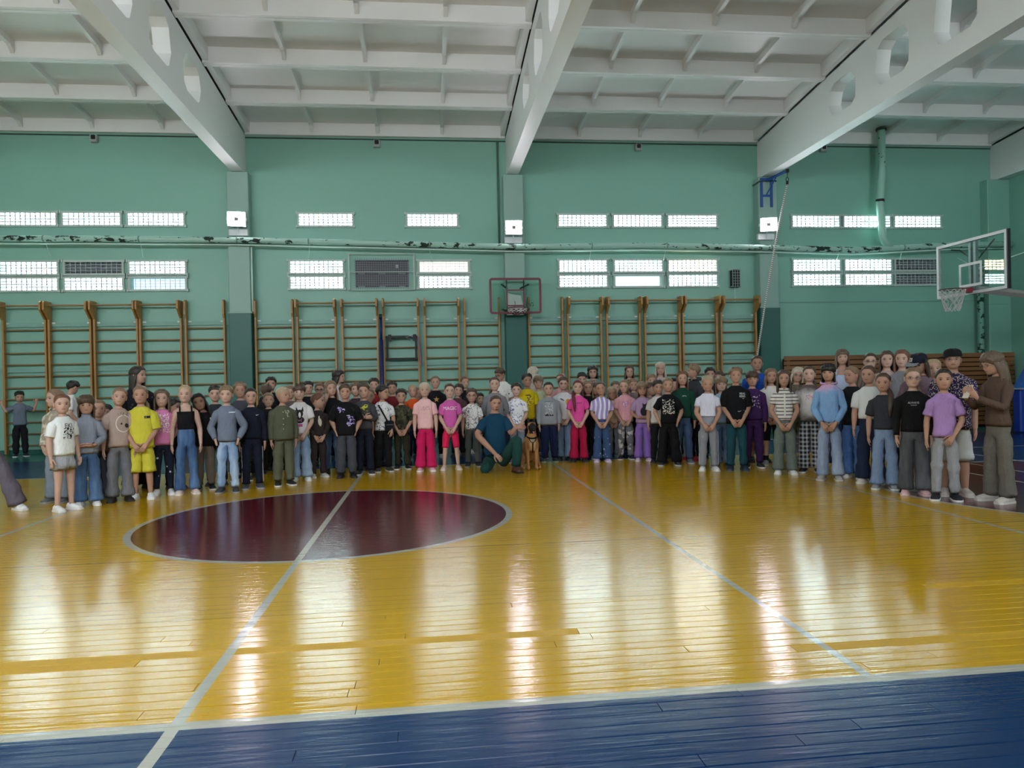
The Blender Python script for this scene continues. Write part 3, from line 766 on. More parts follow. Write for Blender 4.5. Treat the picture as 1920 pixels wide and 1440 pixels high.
for x in (-.26, .29):
    m = MB(); m.box(x - .035, x + .035, -.045, .11, .42, .56); m.build('hook', BLACKM, bf)
m = MB(); m.tube([(.36, -.03, .5), (.40, -.06, .2), (.42, -.06, -.12)], .022, 6); m.build('strap', plain('mauve_strap', '#8a6d78', .8), bf)
m = MB(); m.tube([(.25, -.05, .5), (.2, -.05, .53), (.1, -.05, .5), (.24, -.05, .42)], .006, 5); m.build('string', WHITEP, bf)

la = tag(empty('radiator_screen', (9.17, -.40, 0)), 'low brown slatted wooden screen along the wall by the corner', 'screen')
BW = wood_mat('brown_slat_wood', '#5d3c22', '#a87446', 'x', .55)
m = MB(); m.box(-2.9, 2.9, .075, .12, .02, 1.72); m.build('shade_sheet', plain('gap_shade', '#17100b', .9), la)  # added dark sheet, stands in for the shade between the slats
for x in (-2.8, -1.4, 0, 1.4, 2.8):
    m = MB(); m.box(x - .03, x + .03, .02, .075, .02, 1.74); m.build('batten', BW, la)
rg = random.Random(5)
for k in range(16):
    z = .06 + .108 * k; hgt = .088 if k < 15 else .10
    cut = rg.choice((-1.4, 0, 1.4))
    for (a, b) in ((-2.92, cut - .003), (cut + .003, 2.92)):
        m = MB(); y = rg.uniform(-.006, .004); m.bbox(a, b, -.01 + y, .02 + y, z, z + hgt, .004); m.build('slat', BW, la)

bm_ = tag(empty('crash_mat', (11.33, -2.2, 0)), 'blue crash mats standing upright by the corner', 'mat')
MATB = plain('blue_vinyl', '#14389a', .45); MATL = plain('bright_blue_vinyl', '#1c58b4', .45)
m = MB(); m.bbox(-.76, .76, -.11, .11, .01, .93, .025); m.build('lower_block', MATB, bm_)
m = MB(); m.bbox(-.765, .765, -.115, .115, .93, .965, .006); m.build('piping', plain('mat_piping', '#9aa3ad', .6), bm_)
m = MB(); m.prism([(-.76, .965), (.76, .965), (.76, 1.85), (-.10, 1.75), (-.40, 1.52)], 'y', -.10, .10); m.build('slanted_block', MATL, bm_)

# ================================================================== people
NB = 28                                             # columns round the body
UU = [2 * PI * i / NB for i in range(NB)]
AA = [u - .3 * math.sin(u) for u in UU]             # angle 0 = front (-y), pi/2 = +x side, columns closer in front
SIDE = {1: 8, -1: NB - 8}
SIN = np.sin(AA); COS = np.cos(AA)
TORSO = np.array([  # z fraction, half width, half depth, centre y   (fractions of height)
    (.455, .076, .057, .004), (.50, .085, .063, .006), (.55, .083, .060, .004), (.60, .072, .052, .0), (.65, .073, .052, -.001),
    (.70, .079, .054, -.001), (.745, .083, .054, .0), (.775, .082, .050, .003), (.803, .066, .040, .006)])
HT = np.array([0, .05, .10, .15, .20, .25, .30, .35, .40, .45, .50, .56, .63, .70, .78, .85, .91, .96, .99])
HW = np.interp(HT, [0, .06, .15, .3, .45, .6, .75, .88, .96, 1], [.19, .235, .285, .33, .352, .368, .352, .275, .165, .05])
HF = np.interp(HT, [0, .05, .15, .3, .45, .6, .75, .88, .96, 1], [.25, .37, .405, .41, .405, .425, .395, .29, .16, .05])
HB = np.interp(HT, [0, .06, .15, .3, .45, .6, .75, .88, .96, 1], [.17, .21, .27, .37, .44, .47, .445, .335, .19, .06])

def sgp(v, e): return np.sign(v) * np.abs(v) ** e
def ell_ring(hw, hd, yc, z, n=2.4, da=None):
    x = hw * sgp(SIN, 2 / n); y = yc - hd * sgp(COS, 2 / n)
    return np.stack([x, y, np.full(NB, z)], 1)

class Head:
    """head surface in the person's local frame, turned about the neck"""
    def __init__(s, H, hh, yaw, pitch, tilt, wide=1.0, dx=0.0, dz=0.0):
        s.H, s.hh = H, hh; s.zc = H - hh; s.w = wide
        s.R = np.array(Matrix.Rotation(yaw, 3, 'Z') @ Matrix.Rotation(tilt, 3, 'Y') @ Matrix.Rotation(pitch, 3, 'X'))
        s.piv = np.array([0, .012 * H, s.zc - .01 * H]); s.dx = np.array([dx, 0, dz])
    def raw(s, a, t, off=0.0):
        t = min(max(t, 0), .999); hh = s.hh
        w = np.interp(t, HT, HW) * hh * s.w; f = np.interp(t, HT, HF) * hh; b = np.interp(t, HT, HB) * hh
        sx = math.sin(a); c = math.cos(a)
        x = w * math.copysign(abs(sx) ** .88, sx)
        y = -f * abs(c) ** .9 if c > 0 else b * abs(c) ** .92
        z = s.zc + t * hh
        if c > 0:
            ax = abs(x) / hh
            y -= hh * .105 * math.exp(-(ax / .06) ** 2) * math.exp(-((t - .335) / .055) ** 2 if t < .335 else -((t - .335) / .12) ** 2)
            y += hh * .030 * math.exp(-((ax - .16) / .085) ** 2 - ((t - .475) / .05) ** 2)
            y -= hh * .022 * math.exp(-(ax / .11) ** 2 - ((t - .205) / .05) ** 2)
            y += hh * .016 * math.exp(-(ax / .13) ** 2 - ((t - .125) / .03) ** 2)
            y -= hh * .022 * math.exp(-(ax / .10) ** 2 - ((t - .05) / .05) ** 2)
            y -= hh * .014 * math.exp(-((ax - .19) / .10) ** 2 - ((t - .33) / .09) ** 2)
        if off:
            nx, ny, nz = x / (w + 1e-6), y / (f if c > 0 else b), (t - .45) * 1.6
            l = math.sqrt(nx * nx + ny * ny + nz * nz) + 1e-6
            x += off * nx / l; y += off * ny / l; z += off * nz / l
        return np.array([x, y, z])
    def turn(s, p, w=1.0):
        p = np.asarray(p, float)
        q = (s.R @ (p - s.piv).T).T + s.piv + s.dx
        return p + (q - p) * w
    def pt(s, a, t, off=0.0): return s.turn(s.raw(a, t, off))
    def front(s, xr, t, off=.0012):
        """point on the face at lateral xr (in head heights)"""
        w = np.interp(t, HT, HW) * s.w; v = min(.98, abs(xr) / w); a = math.asin(v ** (1 / .88)) * (1 if xr >= 0 else -1)
        p = s.raw(a, t); p[1] -= off
        return s.turn(p)

def arm_points(H, sd, pose, z_of):
    """joints of one arm for a named pose; fractions of height, +x side, mirrored by sd"""
    S = (.089, .004, .757)
    E, W, D, Nn = {
        'down': ((.117, .018, .612), (.122, -.012, .468), (.02, -.12, -1), (-1, -.1, 0)),
        'clasp': ((.120, .012, .616), (.056, -.094, .500), (-.55, -.12, -.75), (.2, .95, 0)),
        'waist': ((.134, .015, .618), (.068, -.100, .560), (-1, -.18, -.12), (0, .3, 1)),
        'pocket': ((.152, .035, .620), (.102, -.020, .500), (-.25, -.15, -1), (-1, 0, .2)),
        'behind': ((.134, .050, .620), (.070, .090, .525), (-.7, .1, -.5), (0, -1, 0)),
        'cross': ((.130, -.020, .612), (.0, -.120, .640), (-1, -.05, .05), (0, 1, 0)),
        'chin': ((.125, -.075, .650), (.062, -.120, .790), (-.25, .15, 1), (0, 1, 0)),
        'phone': ((.112, -.060, .622), (.045, -.200, .690), (-.30, -.5, .75), (-.5, .6, .5)),
        'grip': ((.175, .020, .700), (.220, .035, .815), (.05, .15, 1), (0, 1, 0)),
        'bag': ((.130, .015, .618), (.092, -.080, .490), (-.2, -.3, -1), (-.6, .6, 0)),
        'kneel_rest': ((.165, -.05, .655), (.035, -.215, .515), (-.62, -.35, -.62), (0, .6, -.7)),
        'kneel_hold': ((.140, -.040, .655), (.170, -.075, .705), (.85, -.05, .10), (0, .9, -.3)),
    }[pose]
    f = lambda p: np.array([sd * p[0] * H, p[1] * H, z_of(p[2])])
    g = lambda p: np.array([sd * p[0], p[1], p[2]], float)
    return f(S), f(E), f(W), g(D) / np.linalg.norm(D), g(Nn) / np.linalg.norm(Nn)

ARM_ANG = [-PI + 2 * PI * (k + .5) / 12 for k in range(12)]
class Fig:
    """one figure: shared measures for body and garments"""
    def __init__(s, H, b=1.0, poseL='down', poseR='down', st=.0, yaw=0, pitch=0, tilt=0, adult=False, legs=None, drop=0.0, hdx=0.0, lean=0.0, hdz=0.0, seed=0):
        s.H, s.b = H, b; s.hh = (.222 if adult else .212) if H > 1.1 else .2
        s.head = Head(H, s.hh, yaw, pitch, tilt, 1.0 + .25 * (b - 1), hdx, hdz); s.drop = drop
        s.sh = s.head.zc - .052 * H
        s.arms = {1: poseL, -1: poseR}; s.st = st; s.legs_custom = legs; s.lean = lean
        s.rg = random.Random(seed); s.ph = [s.rg.uniform(0, 6.28) for _ in range(12)]
    def z_of(s, f):
        H = s.H
        return f * H if f <= .455 else .455 * H + (f - .455) / (.803 - .455) * (s.sh - .455 * H)
    def wr(s, p, amp):
        """cloth folds"""
        x, y, z = p; q = s.ph
        v = (math.sin(38 * z + 9 * x + 5 * y + q[0]) + .8 * math.sin(23 * z - 21 * x + q[1]) + .6 * math.sin(61 * z + 14 * y + 25 * x + q[2]) + .6 * math.sin(31 * x + 19 * y + q[3])); return amp * max(-.9, min(1.8, v))
    def torso_rows(s, fr, ease, box=0.0):
        """rings at the given fractions; box > 0 lets the garment hang straight from the chest"""
        out = []; H = s.H
        cw = np.interp(.745, TORSO[:, 0], TORSO[:, 1]); cd = np.interp(.745, TORSO[:, 0], TORSO[:, 2])
        for i, f in enumerate(fr):
            w, d, yc = [np.interp(f, TORSO[:, 0], TORSO[:, k]) for k in (1, 2, 3)]
            if box and f < .745: w = w + (max(w, cw) - w) * box; d = d + (max(d, cd) - d) * box
            bb = 1 + (s.b - 1) * (1.0 if f < .72 else .5)
            e = ease[i] if hasattr(ease, '__len__') else ease
            out.append(ell_ring(w * H * bb + e, d * H * (1 + (s.b - 1) * 1.3) + e, yc * H, s.z_of(f)))
        return out
    def column(s, mb, rows, mi=0, arm_rows=None, close_top=False):
        """add rings; leave holes for the arms between rows arm_rows..arm_rows+2; returns vertex ids"""
        ids = []
        for r in rows: o = len(mb.v); mb.v.extend([tuple(q) for q in r]); ids.append([o + i for i in range(NB)])
        skip = set()
        if arm_rows is not None:
            for sd in (1, -1):
                c = SIDE[sd]
                for k in (arm_rows, arm_rows + 1):
                    for i in range(c - 2, c + 2): skip.add((k, i % NB))
        for k in range(len(rows) - 1):
            for i in range(NB):
                if (k, i) in skip: continue
                j = (i + 1) % NB; mb.f.append((ids[k][i], ids[k][j], ids[k + 1][j], ids[k + 1][i])); mb.m.append(mi)
        return ids
    def arm(s, mb, ids, arm_rows, sd, ease=0.0, end=2.0, mi=0, flare=0.0, wrinkle=0.0, cuff=0.0, hand=False, puff=1.0):
        """arm tube grown out of the side of the torso; end: 1 = elbow, 2 = wrist"""
        H = s.H; c = SIDE[sd]; k = arm_rows
        loop = [ids[k][(c + d) % NB] for d in (-2, -1, 0, 1, 2)] + [ids[k + 1][(c + 2) % NB]] + [ids[k + 2][(c + d) % NB] for d in (2, 1, 0, -1, -2)] + [ids[k + 1][(c - 2) % NB]]
        P = np.array([mb.v[i] for i in loop]); cen = P.mean(0)
        S, E, W, D, Nn = arm_points(H, sd, s.arms[sd], s.z_of)
        S = S + np.array([sd * (s.b - 1) * .05 * H, 0, 0]); bw = 1 + (s.b - 1) * .8
        n0 = np.array([sd, 0, 0.]); t, e1, e2 = frame(n0, (0, 0, 1))
        an = [math.atan2((p - cen) @ e2, (p - cen) @ e1) for p in P]
        order = sorted(range(12), key=lambda i: an[i]); loop = [loop[i] for i in order]
        dSE, dEW = E - S, W - E
        path = [(S, .0335, 0.0), (S + dSE * .16, .0345, .16), (S + dSE * .38, .032, .38), (S + dSE * .66, .029, .66), (S + dSE * .9, .026, .9), (E + dEW * .08, .0255, 1.08), (E + dEW * .32, .0262, 1.32), (E + dEW * .62, .022, 1.62), (E + dEW * .86, .018, 1.86), (W, .0165, 2.0)]
        sel = [q for q in path if q[2] < end - .02]
        if end < 2:
            te = end; pe = S + dSE * te if te <= 1 else E + dEW * (te - 1); sel.append((pe, np.interp(te, [q[2] for q in path], [q[1] for q in path]), te))
        else: sel.append(path[-1])
        pts = [cen] + [q[0] for q in sel]; rads = [.03 * H] + [q[1] * H * bw * puff + ease + flare * (q[2] / max(end, .01)) * H for q in sel]
        if cuff: rads[-1] = .0165 * H + .006 + cuff
        if wrinkle: rads = [r + s.wr(p, wrinkle) * (0 if i < 2 else 1) for i, (p, r) in enumerate(zip(pts, rads))]
        if hand:
            pal = W + D * .030 * H; kn = W + D * .058 * H
            wx = np.cross(D, Nn)
        rings = tube_rings(pts, rads, 12, 1.0, (0, 0, 1), ARM_ANG, t0=n0)[1:]
        prev = loop; last = None
        for r in rings:
            o = len(mb.v); mb.v.extend(r); cur = [o + i for i in range(12)]
            for i in range(12):
                j = (i + 1) % 12; mb.f.append((prev[i], prev[j], cur[j], cur[i])); mb.m.append(mi)
            prev = cur
        if hand: s.hand(mb, prev, rings[-1], W, D, Nn, sd, mi)
        elif end <= 2:                                                   # turned-in hem
            cc = np.mean([mb.v[i] for i in prev], 0); o = len(mb.v)
            bk = pts[-1] - pts[-2]; bk = bk / (np.linalg.norm(bk) + 1e-9)
            mb.v.extend([tuple(cc + (np.array(mb.v[i]) - cc) * .80 - bk * .012) for i in prev])
            for i in range(12): j = (i + 1) % 12; mb.f.append((prev[i], prev[j], o + j, o + i)); mb.m.append(mi)
    def hand(s, mb, prev, ring, W, D, Nn, sd, mi):
        H = s.H; Nn = Nn - D * (Nn @ D); Nn = Nn / np.linalg.norm(Nn); wx = np.cross(D, Nn)
        R = np.array(ring); an = [math.atan2((p - W) @ Nn, (p - W) @ wx) for p in R]
        def pring(c, rw, rn): return [tuple(c + wx * rw * math.cos(a) + Nn * rn * math.sin(a)) for a in an]
        for (d, rw, rn) in ((.014, .0165, .012), (.032, .0215, .0115), (.050, .0225, .0105), (.058, .019, .007)):
            o = len(mb.v); mb.v.extend(pring(W + D * d * H, rw * H, rn * H)); cur = [o + i for i in range(12)]
            for i in range(12): j = (i + 1) % 12; mb.f.append((prev[i], prev[j], cur[j], cur[i])); mb.m.append(mi)
            prev = cur
        mb.f.append(tuple(prev)); mb.m.append(mi)
        if s.arms[sd] == 'pocket': return
        curl = {'down': .35, 'behind': .5, 'grip': 1.1, 'phone': .8, 'clasp': .45, 'waist': .55}.get(s.arms[sd], .5)
        for q, (wo, ln) in enumerate(((-.0165, .040), (-.0055, .046), (.0055, .043), (.0160, .034))):
            a = W + D * .050 * H + wx * wo * H; p = [a]; d = D.copy()
            for sg, fl in ((.40, .45), (.33, .9), (.27, 1.2)):
                d2 = D * math.cos(curl * fl) + Nn * math.sin(curl * fl); p.append(p[-1] + d2 * ln * sg * H)
            mb.tube(p, [.0060 * H, .0057 * H, .0052 * H, .0036 * H], 6, mi, True)
        # the thumb leaves the side of the palm near its base
        th = -1 if (np.array([0, -1, 0]) @ wx) < 0 else 1
        if s.arms[sd] in ('clasp', 'cross', 'waist'): th = 1 if (np.array([0, 0, 1.]) @ wx) > 0 else -1
        a = W + D * .018 * H + wx * th * .015 * H
        mb.tube([a, a + (D * .5 + wx * th * .75 + Nn * .2) * .020 * H, a + (D * 1.25 + wx * th * .95 + Nn * .5) * .024 * H, a + (D * 2.0 + wx * th * 1.0 + Nn * .7) * .026 * H], [.0075 * H, .0070 * H, .0062 * H, .0045 * H], 6, mi, True)
    def leg_path(s, sd):
        H = s.H
        if s.legs_custom: return [np.array(p) * H for p in s.legs_custom[sd]]
        st = s.st
        return [np.array((sd * (.043 + st * .15) * H, .004 * H, .415 * H)), np.array((sd * (.045 + st * .4) * H, .002 * H, .36 * H)), np.array((sd * (.047 + st * .6) * H, -.002 * H, .262 * H)), np.array((sd * (.049 + st * .8) * H, .004 * H, .16 * H)), np.array((sd * (.050 + st) * H, .010 * H, .04 * H))]
    def leg(s, mb, ids0, cr, sd, radf, end=1.0, mi=0, wrinkle=0.0, foot=False, nring=11, hem=True):
        """leg tube below the torso ring ids0; cr: the ids of the crotch line (front to back); radf(t) -> radius"""
        H = s.H; h = NB // 2
        if sd == 1: loop = [ids0[i] for i in range(0, h + 1)] + list(reversed(cr))
        else: loop = [ids0[(NB - i) % NB] for i in range(0, h + 1)] + list(reversed(cr))
        L = s.leg_path(sd); seg = [0]
        for a, b in zip(L[:-1], L[1:]): seg.append(seg[-1] + np.linalg.norm(b - a))
        seg = np.array(seg) / seg[-1]
        ts = [end * i / (nring - 1) for i in range(nring)]
        pts = [np.array([np.interp(t, seg, [p[k] for p in L]) for k in range(3)]) for t in ts]
        if not s.legs_custom: pass
        else:                                                            # smooth bent limbs a little
            for _ in range(1): pts = [pts[0]] + [(pts[i - 1] + 2 * pts[i] + pts[i + 1]) / 4 for i in range(1, len(pts) - 1)] + [pts[-1]]
        rads = [radf(t) for t in ts]
        if wrinkle:
            bl = 1 + (s.b - 1) * .9; br = [np.interp(t, [0, .15, .4, .52, .62, .8, 1.0], [.046, .043, .034, .029, .031, .024, .019]) * H * bl + .006 for t in ts]
            rads = [max(b_, r + s.wr(p + np.array([sd * .7, 0, 0]), wrinkle) * min(1, i / 3)) for i, (p, r, b_) in enumerate(zip(pts, rads, br))]
        nc = len(cr)
        angs = [PI * i / h for i in range(h + 1)] + [PI + PI * (i + 1) / (nc + 1) for i in range(nc)]
        if sd == 1: angs = [-a for a in angs]
        up = (0, -1, 0)
        rings = tube_rings(pts, rads, len(angs), 1.0, up, angs, t0=(pts[1] - pts[0]) if s.legs_custom else (0, 0, -1))
        # make sure the outer half of the ring lies on the outer side
        o0 = np.mean([rings[0][i] for i in range(1, h)], 0)[0]; i0 = np.mean([rings[0][i] for i in range(h + 1, h + 1 + nc)], 0)[0]
        if (o0 - i0) * sd < 0:
            angs = [-a for a in angs]; rings = tube_rings(pts, rads, len(angs), 1.0, up, angs, t0=(pts[1] - pts[0]) if s.legs_custom else (0, 0, -1))
        if s.head is not None and not s.legs_custom:
            r2 = []
            for k, r in enumerate(rings):
                r2.append([(p[0] if sd * p[0] > .002 else sd * .002, p[1], p[2]) for p in r])
            rings = r2
        prev = loop; n = len(loop)
        for r in rings:
            o = len(mb.v); mb.v.extend(r); cur = [o + i for i in range(n)]
            for i in range(n): j = (i + 1) % n; mb.f.append((prev[i], prev[j], cur[j], cur[i])); mb.m.append(mi)
            prev = cur
        if foot: mb.f.append(tuple(prev)); mb.m.append(mi)
        elif hem:
            cc = np.mean([mb.v[i] for i in prev], 0); o = len(mb.v)
            mb.v.extend([tuple(cc + (np.array(mb.v[i]) - cc) * .85 + np.array([0, 0, .012])) for i in prev])
            for i in range(n): j = (i + 1) % n; mb.f.append((prev[i], prev[j], o + j, o + i)); mb.m.append(mi)
        return pts
    def crotch(s, mb, ids0, zoff=-.012):
        f, b = np.array(mb.v[ids0[0]]), np.array(mb.v[ids0[NB // 2]]); out = []
        for i in range(1, 6):
            t = i / 6; p = f + (b - f) * t; p[2] += zoff * s.H * math.sin(PI * t); out.append(len(mb.v)); mb.v.append(tuple(p))
        return out

def body_mesh(F, eyes='#3a2a20'):
    H, hd = F.H, F.head; mb = MB()
    fr = list(TORSO[:, 0])
    rows = F.torso_rows(fr, 0.0)
    zc, hh = hd.zc, F.hh; nb = 1 + (F.b - 1) * .6
    neck = [(.052, .037, .008, F.sh + .012 * H), (.036, .033, .008, F.sh + .025 * H), (.029 * nb, .030 * nb, .008, F.sh + .038 * H), (.0285 * nb, .030 * nb, .006, zc - .003 * H)]
    for i, (w, d, yc, z) in enumerate(neck):
        r = ell_ring(w * H, d * H, yc * H, z, 2.1); rows.append(hd.turn(r, (0, .2, .45, .8)[i]))
    for t in HT: rows.append(hd.turn(np.array([hd.raw(a, t) for a in AA])))
    ids = F.column(mb, rows, 0, 6)
    mb.f.append(tuple(ids[-1])); mb.m.append(0)
    for sd in (1, -1): F.arm(mb, ids, 6, sd, hand=True)
    cr = F.crotch(mb, ids[0]); bl = 1 + (F.b - 1) * .9
    rad = lambda t: np.interp(t, [0, .15, .4, .52, .62, .8, 1.0], [.046, .043, .034, .029, .031, .024, .019]) * H * bl
    for sd in (1, -1): F.leg(mb, ids[0], cr, sd, rad, 1.0, 0, foot=True)
    # ears
    for sd in (1, -1):
        c = hd.raw(sd * 1.72, .43); c[0] += sd * .002
        rot = Matrix(hd.R.tolist()) @ Matrix.Rotation(sd * .45, 3, 'Z')
        mb.ell(hd.turn(c), (.010, .022 * hh / .21, .033 * hh / .21), 8, 6, 0, rot)
    # eyes, brows, lips laid into the face surface
    def patch(cx, t0, rx, rt, mi, off, n=10, bend=0.0):
        vs = [hd.front(cx, t0, off)]
        for i in range(n):
            a = 2 * PI * i / n; dx = rx * math.cos(a); vs.append(hd.front(cx + dx, t0 + rt * math.sin(a) + bend * (dx / rx) ** 2, off))
        mb.add(vs, [(0, 1 + i, 1 + (i + 1) % n) for i in range(n)], mi)
    for sd in (1, -1):
        patch(sd * .158, .467, .064, .022, 1, .0015, 10)
        patch(sd * .155, .467, .036, .024, 2, .0026, 8)
        patch(sd * .158, .494, .074, .013, 4, .0028, 8, -.012)
        patch(sd * .165, .565, .090, .016, 4, .0018, 8, -.018)
    patch(0, .205, .105, .026, 3, .0014, 12, .008)
    patch(0, .205, .095, .005, 4, .0026, 8, .010)
    return mb, ids

def cap_rings(hd, hl, thick, seed, nt=9, n=36, lump=.004, a0=0.0):
    """hair cap: hl(a) = hairline height on the head"""
    rg = random.Random(seed); ph = [rg.uniform(0, 6.28) for _ in range(6)]
    mb = MB(); outer = []; inner = []
    for k in range(nt + 1):
        s_ = k / nt; ro = []; ri = []
        for i in range(n):
            a = 2 * PI * i / n; h0 = hl(a); t = h0 + (.995 - h0) * s_ ** .9
            th = thick * (.25 + .75 * min(1, s_ * 2.6)) + lump * (math.sin(a * 7 + ph[0] + 3 * s_) + .7 * math.sin(a * 13 + ph[1] + 5 * s_) + .6 * math.sin(11 * s_ + 3 * a + ph[2])) * min(1, s_ * 3 + .25)
            ro.append(hd.pt(a, t, max(.002, th))); ri.append(hd.pt(a, t, -.004))
        outer.append(ro); inner.append(ri)
    rings = list(reversed(inner)) [-1:] + outer
    mb.ring_loft(rings, 0, False, True)
    return mb

def curtain(mb, hd, a_front, ztop_t, zend, drop_r, thick, seed, F, n=15, spread=0.0, ny=7):
    """long hair hanging round the back and sides of the head"""
    rg = random.Random(seed); ph = rg.uniform(0, 6); levels = []
    z0 = hd.zc + ztop_t * hd.hh
    for k in range(ny + 1):
        u = k / ny; z = z0 + (zend - z0) * u; ring_o = []; ring_i = []
        for i in range(n):
            a = a_front + (2 * PI - 2 * a_front) * i / (n - 1)
            t = max(.12, ztop_t * (1 - u * 1.3)); base = hd.raw(a, max(ztop_t * .9, .3))
            rr = 1.0 + drop_r * u + spread * u * u
            q = np.array([base[0] * rr, base[1] * rr if base[1] > 0 else base[1] * (1 + .2 * u), z])
            q[1] = q[1] * (1 - .12 * u) + .008 * u
            wob = .004 * math.sin(i * 2.1 + ph + 2 * u)
            dirn = np.array([q[0], q[1], 0]); dirn = dirn / (np.linalg.norm(dirn) + 1e-6)
            tp = thick * min(1, .15 + 3.5 * u) * (1 - .5 * u * u)
            wgt = 1 - .55 * u
            ring_o.append(hd.turn(q + dirn * (tp + wob), wgt)); ring_i.append(hd.turn(q - dirn * .004, wgt))
        levels.append(ring_o + ring_i[::-1])
    mb.ring_loft(levels, 0, True, True)

def tail(mb, hd, pts, r0=.022, seed=0):
    mb.tube(pts, [r0 * q for q in (.6, 1.0, 1.1, 1.0, .8, .3)][:len(pts)], 9, 0)

HAIRC = {'bk': (.012, .010, .010), 'dk': (.026, .017, .013), 'br': (.075, .043, .028), 'bl': (.22, .14, .085), 'lb': (.40, .30, .19), 'rd': (.16, .065, .035), 'wb': (.52, .45, .36), 'cr': (.13, .02, .025), 'mb': (.13, .085, .055)}

def make_hair(F, style, colr, parent, seed):
    hd = F.head; m = hair_mat('hair_' + colr, HAIRC[colr]); H = F.H
    def line(front, side, back, temple=None, jag=.0):
        def f(a):
            a = a % (2 * PI); b = a if a <= PI else 2 * PI - a
            v = np.interp(b, [0, .55, .95, 1.35, 1.75, 2.2, PI], [front, front - .02, temple if temple is not None else (front + side) / 2, side + .05, side, (side + back) / 2, back])
            return float(v + jag * math.sin(a * 17 + seed) + jag * .6 * math.sin(a * 29))
        return f
    if style == 'crew': mb = cap_rings(hd, line(.80, .50, .20, .66), .007, seed, lump=.001)
    elif style == 'short': mb = cap_rings(hd, line(.755, .48, .14, .62, .012), .016, seed, lump=.004)
    elif style == 'quiff': mb = cap_rings(hd, line(.80, .50, .16, .64, .010), .020, seed, lump=.006)
    elif style == 'bowl': mb = cap_rings(hd, line(.60, .42, .12, .54, .018), .020, seed, lump=.004)
    elif style == 'pull': mb = cap_rings(hd, line(.82, .50, .10, .68), .010, seed, lump=.0015)
    elif style in ('tail', 'fronttail', 'lowtail'): mb = cap_rings(hd, line(.82, .50, .08, .68), .011, seed, lump=.0015)
    elif style == 'bob': mb = cap_rings(hd, line(.70, .34, .06, .56), .022, seed, lump=.003)
    elif style == 'bangs': mb = cap_rings(hd, line(.60, .40, .06, .50, .008), .020, seed, lump=.003)
    elif style in ('long', 'longside'): mb = cap_rings(hd, line(.80, .40, .06, .62), .016, seed, lump=.003)
    elif style == 'fringe_long': mb = cap_rings(hd, line(.66, .38, .06, .54, .01), .018, seed, lump=.003)
    else: mb = cap_rings(hd, line(.78, .46, .10), .014, seed)
    z = hd.zc; hh = hd.hh
    if style in ('long', 'fringe_long'): curtain(mb, hd, 1.18, .62, z - .085 * H, .10, .020, seed, F)
    elif style == 'longside': curtain(mb, hd, 1.12, .62, z - .15 * H, .14, .020, seed, F)
    elif style == 'bob': curtain(mb, hd, 1.05, .55, z - .012 * H, .10, .024, seed, F, spread=.05)
    elif style == 'bangs': curtain(mb, hd, 1.35, .55, z - .035 * H, .04, .016, seed, F)
    elif style == 'tail': tail(mb, hd, [hd.turn(np.array(p)) for p in ((0, .42 * hh, z + .72 * hh), (0, .60 * hh, z + .72 * hh), (0, .70 * hh, z + .45 * hh), (.0, .66 * hh, z + .05 * hh), (0, .60 * hh, z - .3 * hh), (0, .58 * hh, z - .55 * hh))], .026)
    elif style == 'lowtail':
        sx = 1 if seed % 2 else -1
        tail(mb, hd, [hd.turn(np.array(p), w) for p, w in (((0, .36 * hh, z + .25 * hh), 1), ((sx * .16 * hh, .42 * hh, z + .10 * hh), .9), ((sx * .30 * hh, .34 * hh, z - .08 * hh), .7), ((sx * .36 * hh, .26 * hh, z - .32 * hh), .4), ((sx * .37 * hh, .22 * hh, z - .5 * hh), .3), ((sx * .37 * hh, .2 * hh, z - .65 * hh), .3))], .022)
    elif style == 'fronttail':
        sx = F.tail_side
        tail(mb, hd, [np.array(p) for p in (hd.turn(np.array((sx * .1 * hh, .36 * hh, z + .30 * hh))), (sx * .30 * hh, .22 * hh, z - .02 * hh), (sx * .36 * hh, -.04 * hh, z - .26 * hh), (sx * .34 * hh, -.36 * hh, z - .55 * hh), (sx * .30 * hh, -.45 * hh, z - .95 * hh), (sx * .28 * hh, -.47 * hh, z - 1.4 * hh))], .030)
    mb.build('hair', m, parent, smooth=True)

def make_shoes(F, color, sole, parent, kind='sneaker', bare=False):
    H = F.H; up = plain('shoe_' + color.strip('#'), color, .6, 0, .2, 30); so = plain('sole_' + sole.strip('#'), sole, .7)
    for sd in (1, -1):
        end = F.leg_path(sd)[-1]; L = .150 * H; W_ = .030 * H
        ang = sd * .18
        if F.legs_custom: ang = F.foot_ang.get(sd, 0)
        R = Matrix.Translation((end[0], end[1], F.foot_z.get(sd, 0) if F.legs_custom else 0)) @ Matrix.Rotation(ang, 4, 'Z')
        if F.legs_custom and F.foot_rx.get(sd): R = R @ Matrix.Rotation(F.foot_rx[sd], 4, 'X')
        def sec(y, w, h, z0, n=10):
            r = []
            for i in range(n):
                a = 2 * PI * i / n; x = w * math.cos(a); z = math.sin(a)
                zz = z0 + (h - z0) * z ** .8 if z > 0 else z0 * (1 + .0 * z)
                r.append(tuple(R @ Vector((x, y, zz))))
            return r
        hs = np.array([.30, .56, .60, .60, .52, .42, .34, .22]) * .105 * H
        ws = np.array([.62, .90, .95, .95, 1.02, 1.10, 1.0, .55]) * W_
        ys = (np.array([.27, .22, .12, .02, -.18, -.42, -.62, -.73])) * L
        m = MB(); m.ring_loft([sec(y, w, h, .010 * H) for y, w, h in zip(ys, ws, hs)], 0, True, True)
        sh = m.build('shoe', up, parent, smooth=True)
        m = MB(); m.ring_loft([[tuple(R @ Vector((w * 1.08 * cx, y, zz))) for (cx, zz) in ((-1, .001), (1, .001), (1.02, .014 * H), (-1.02, .014 * H))] for y, w in zip(ys * 1.03, ws)], 0, True, True)
        m.build('sole', so, sh)

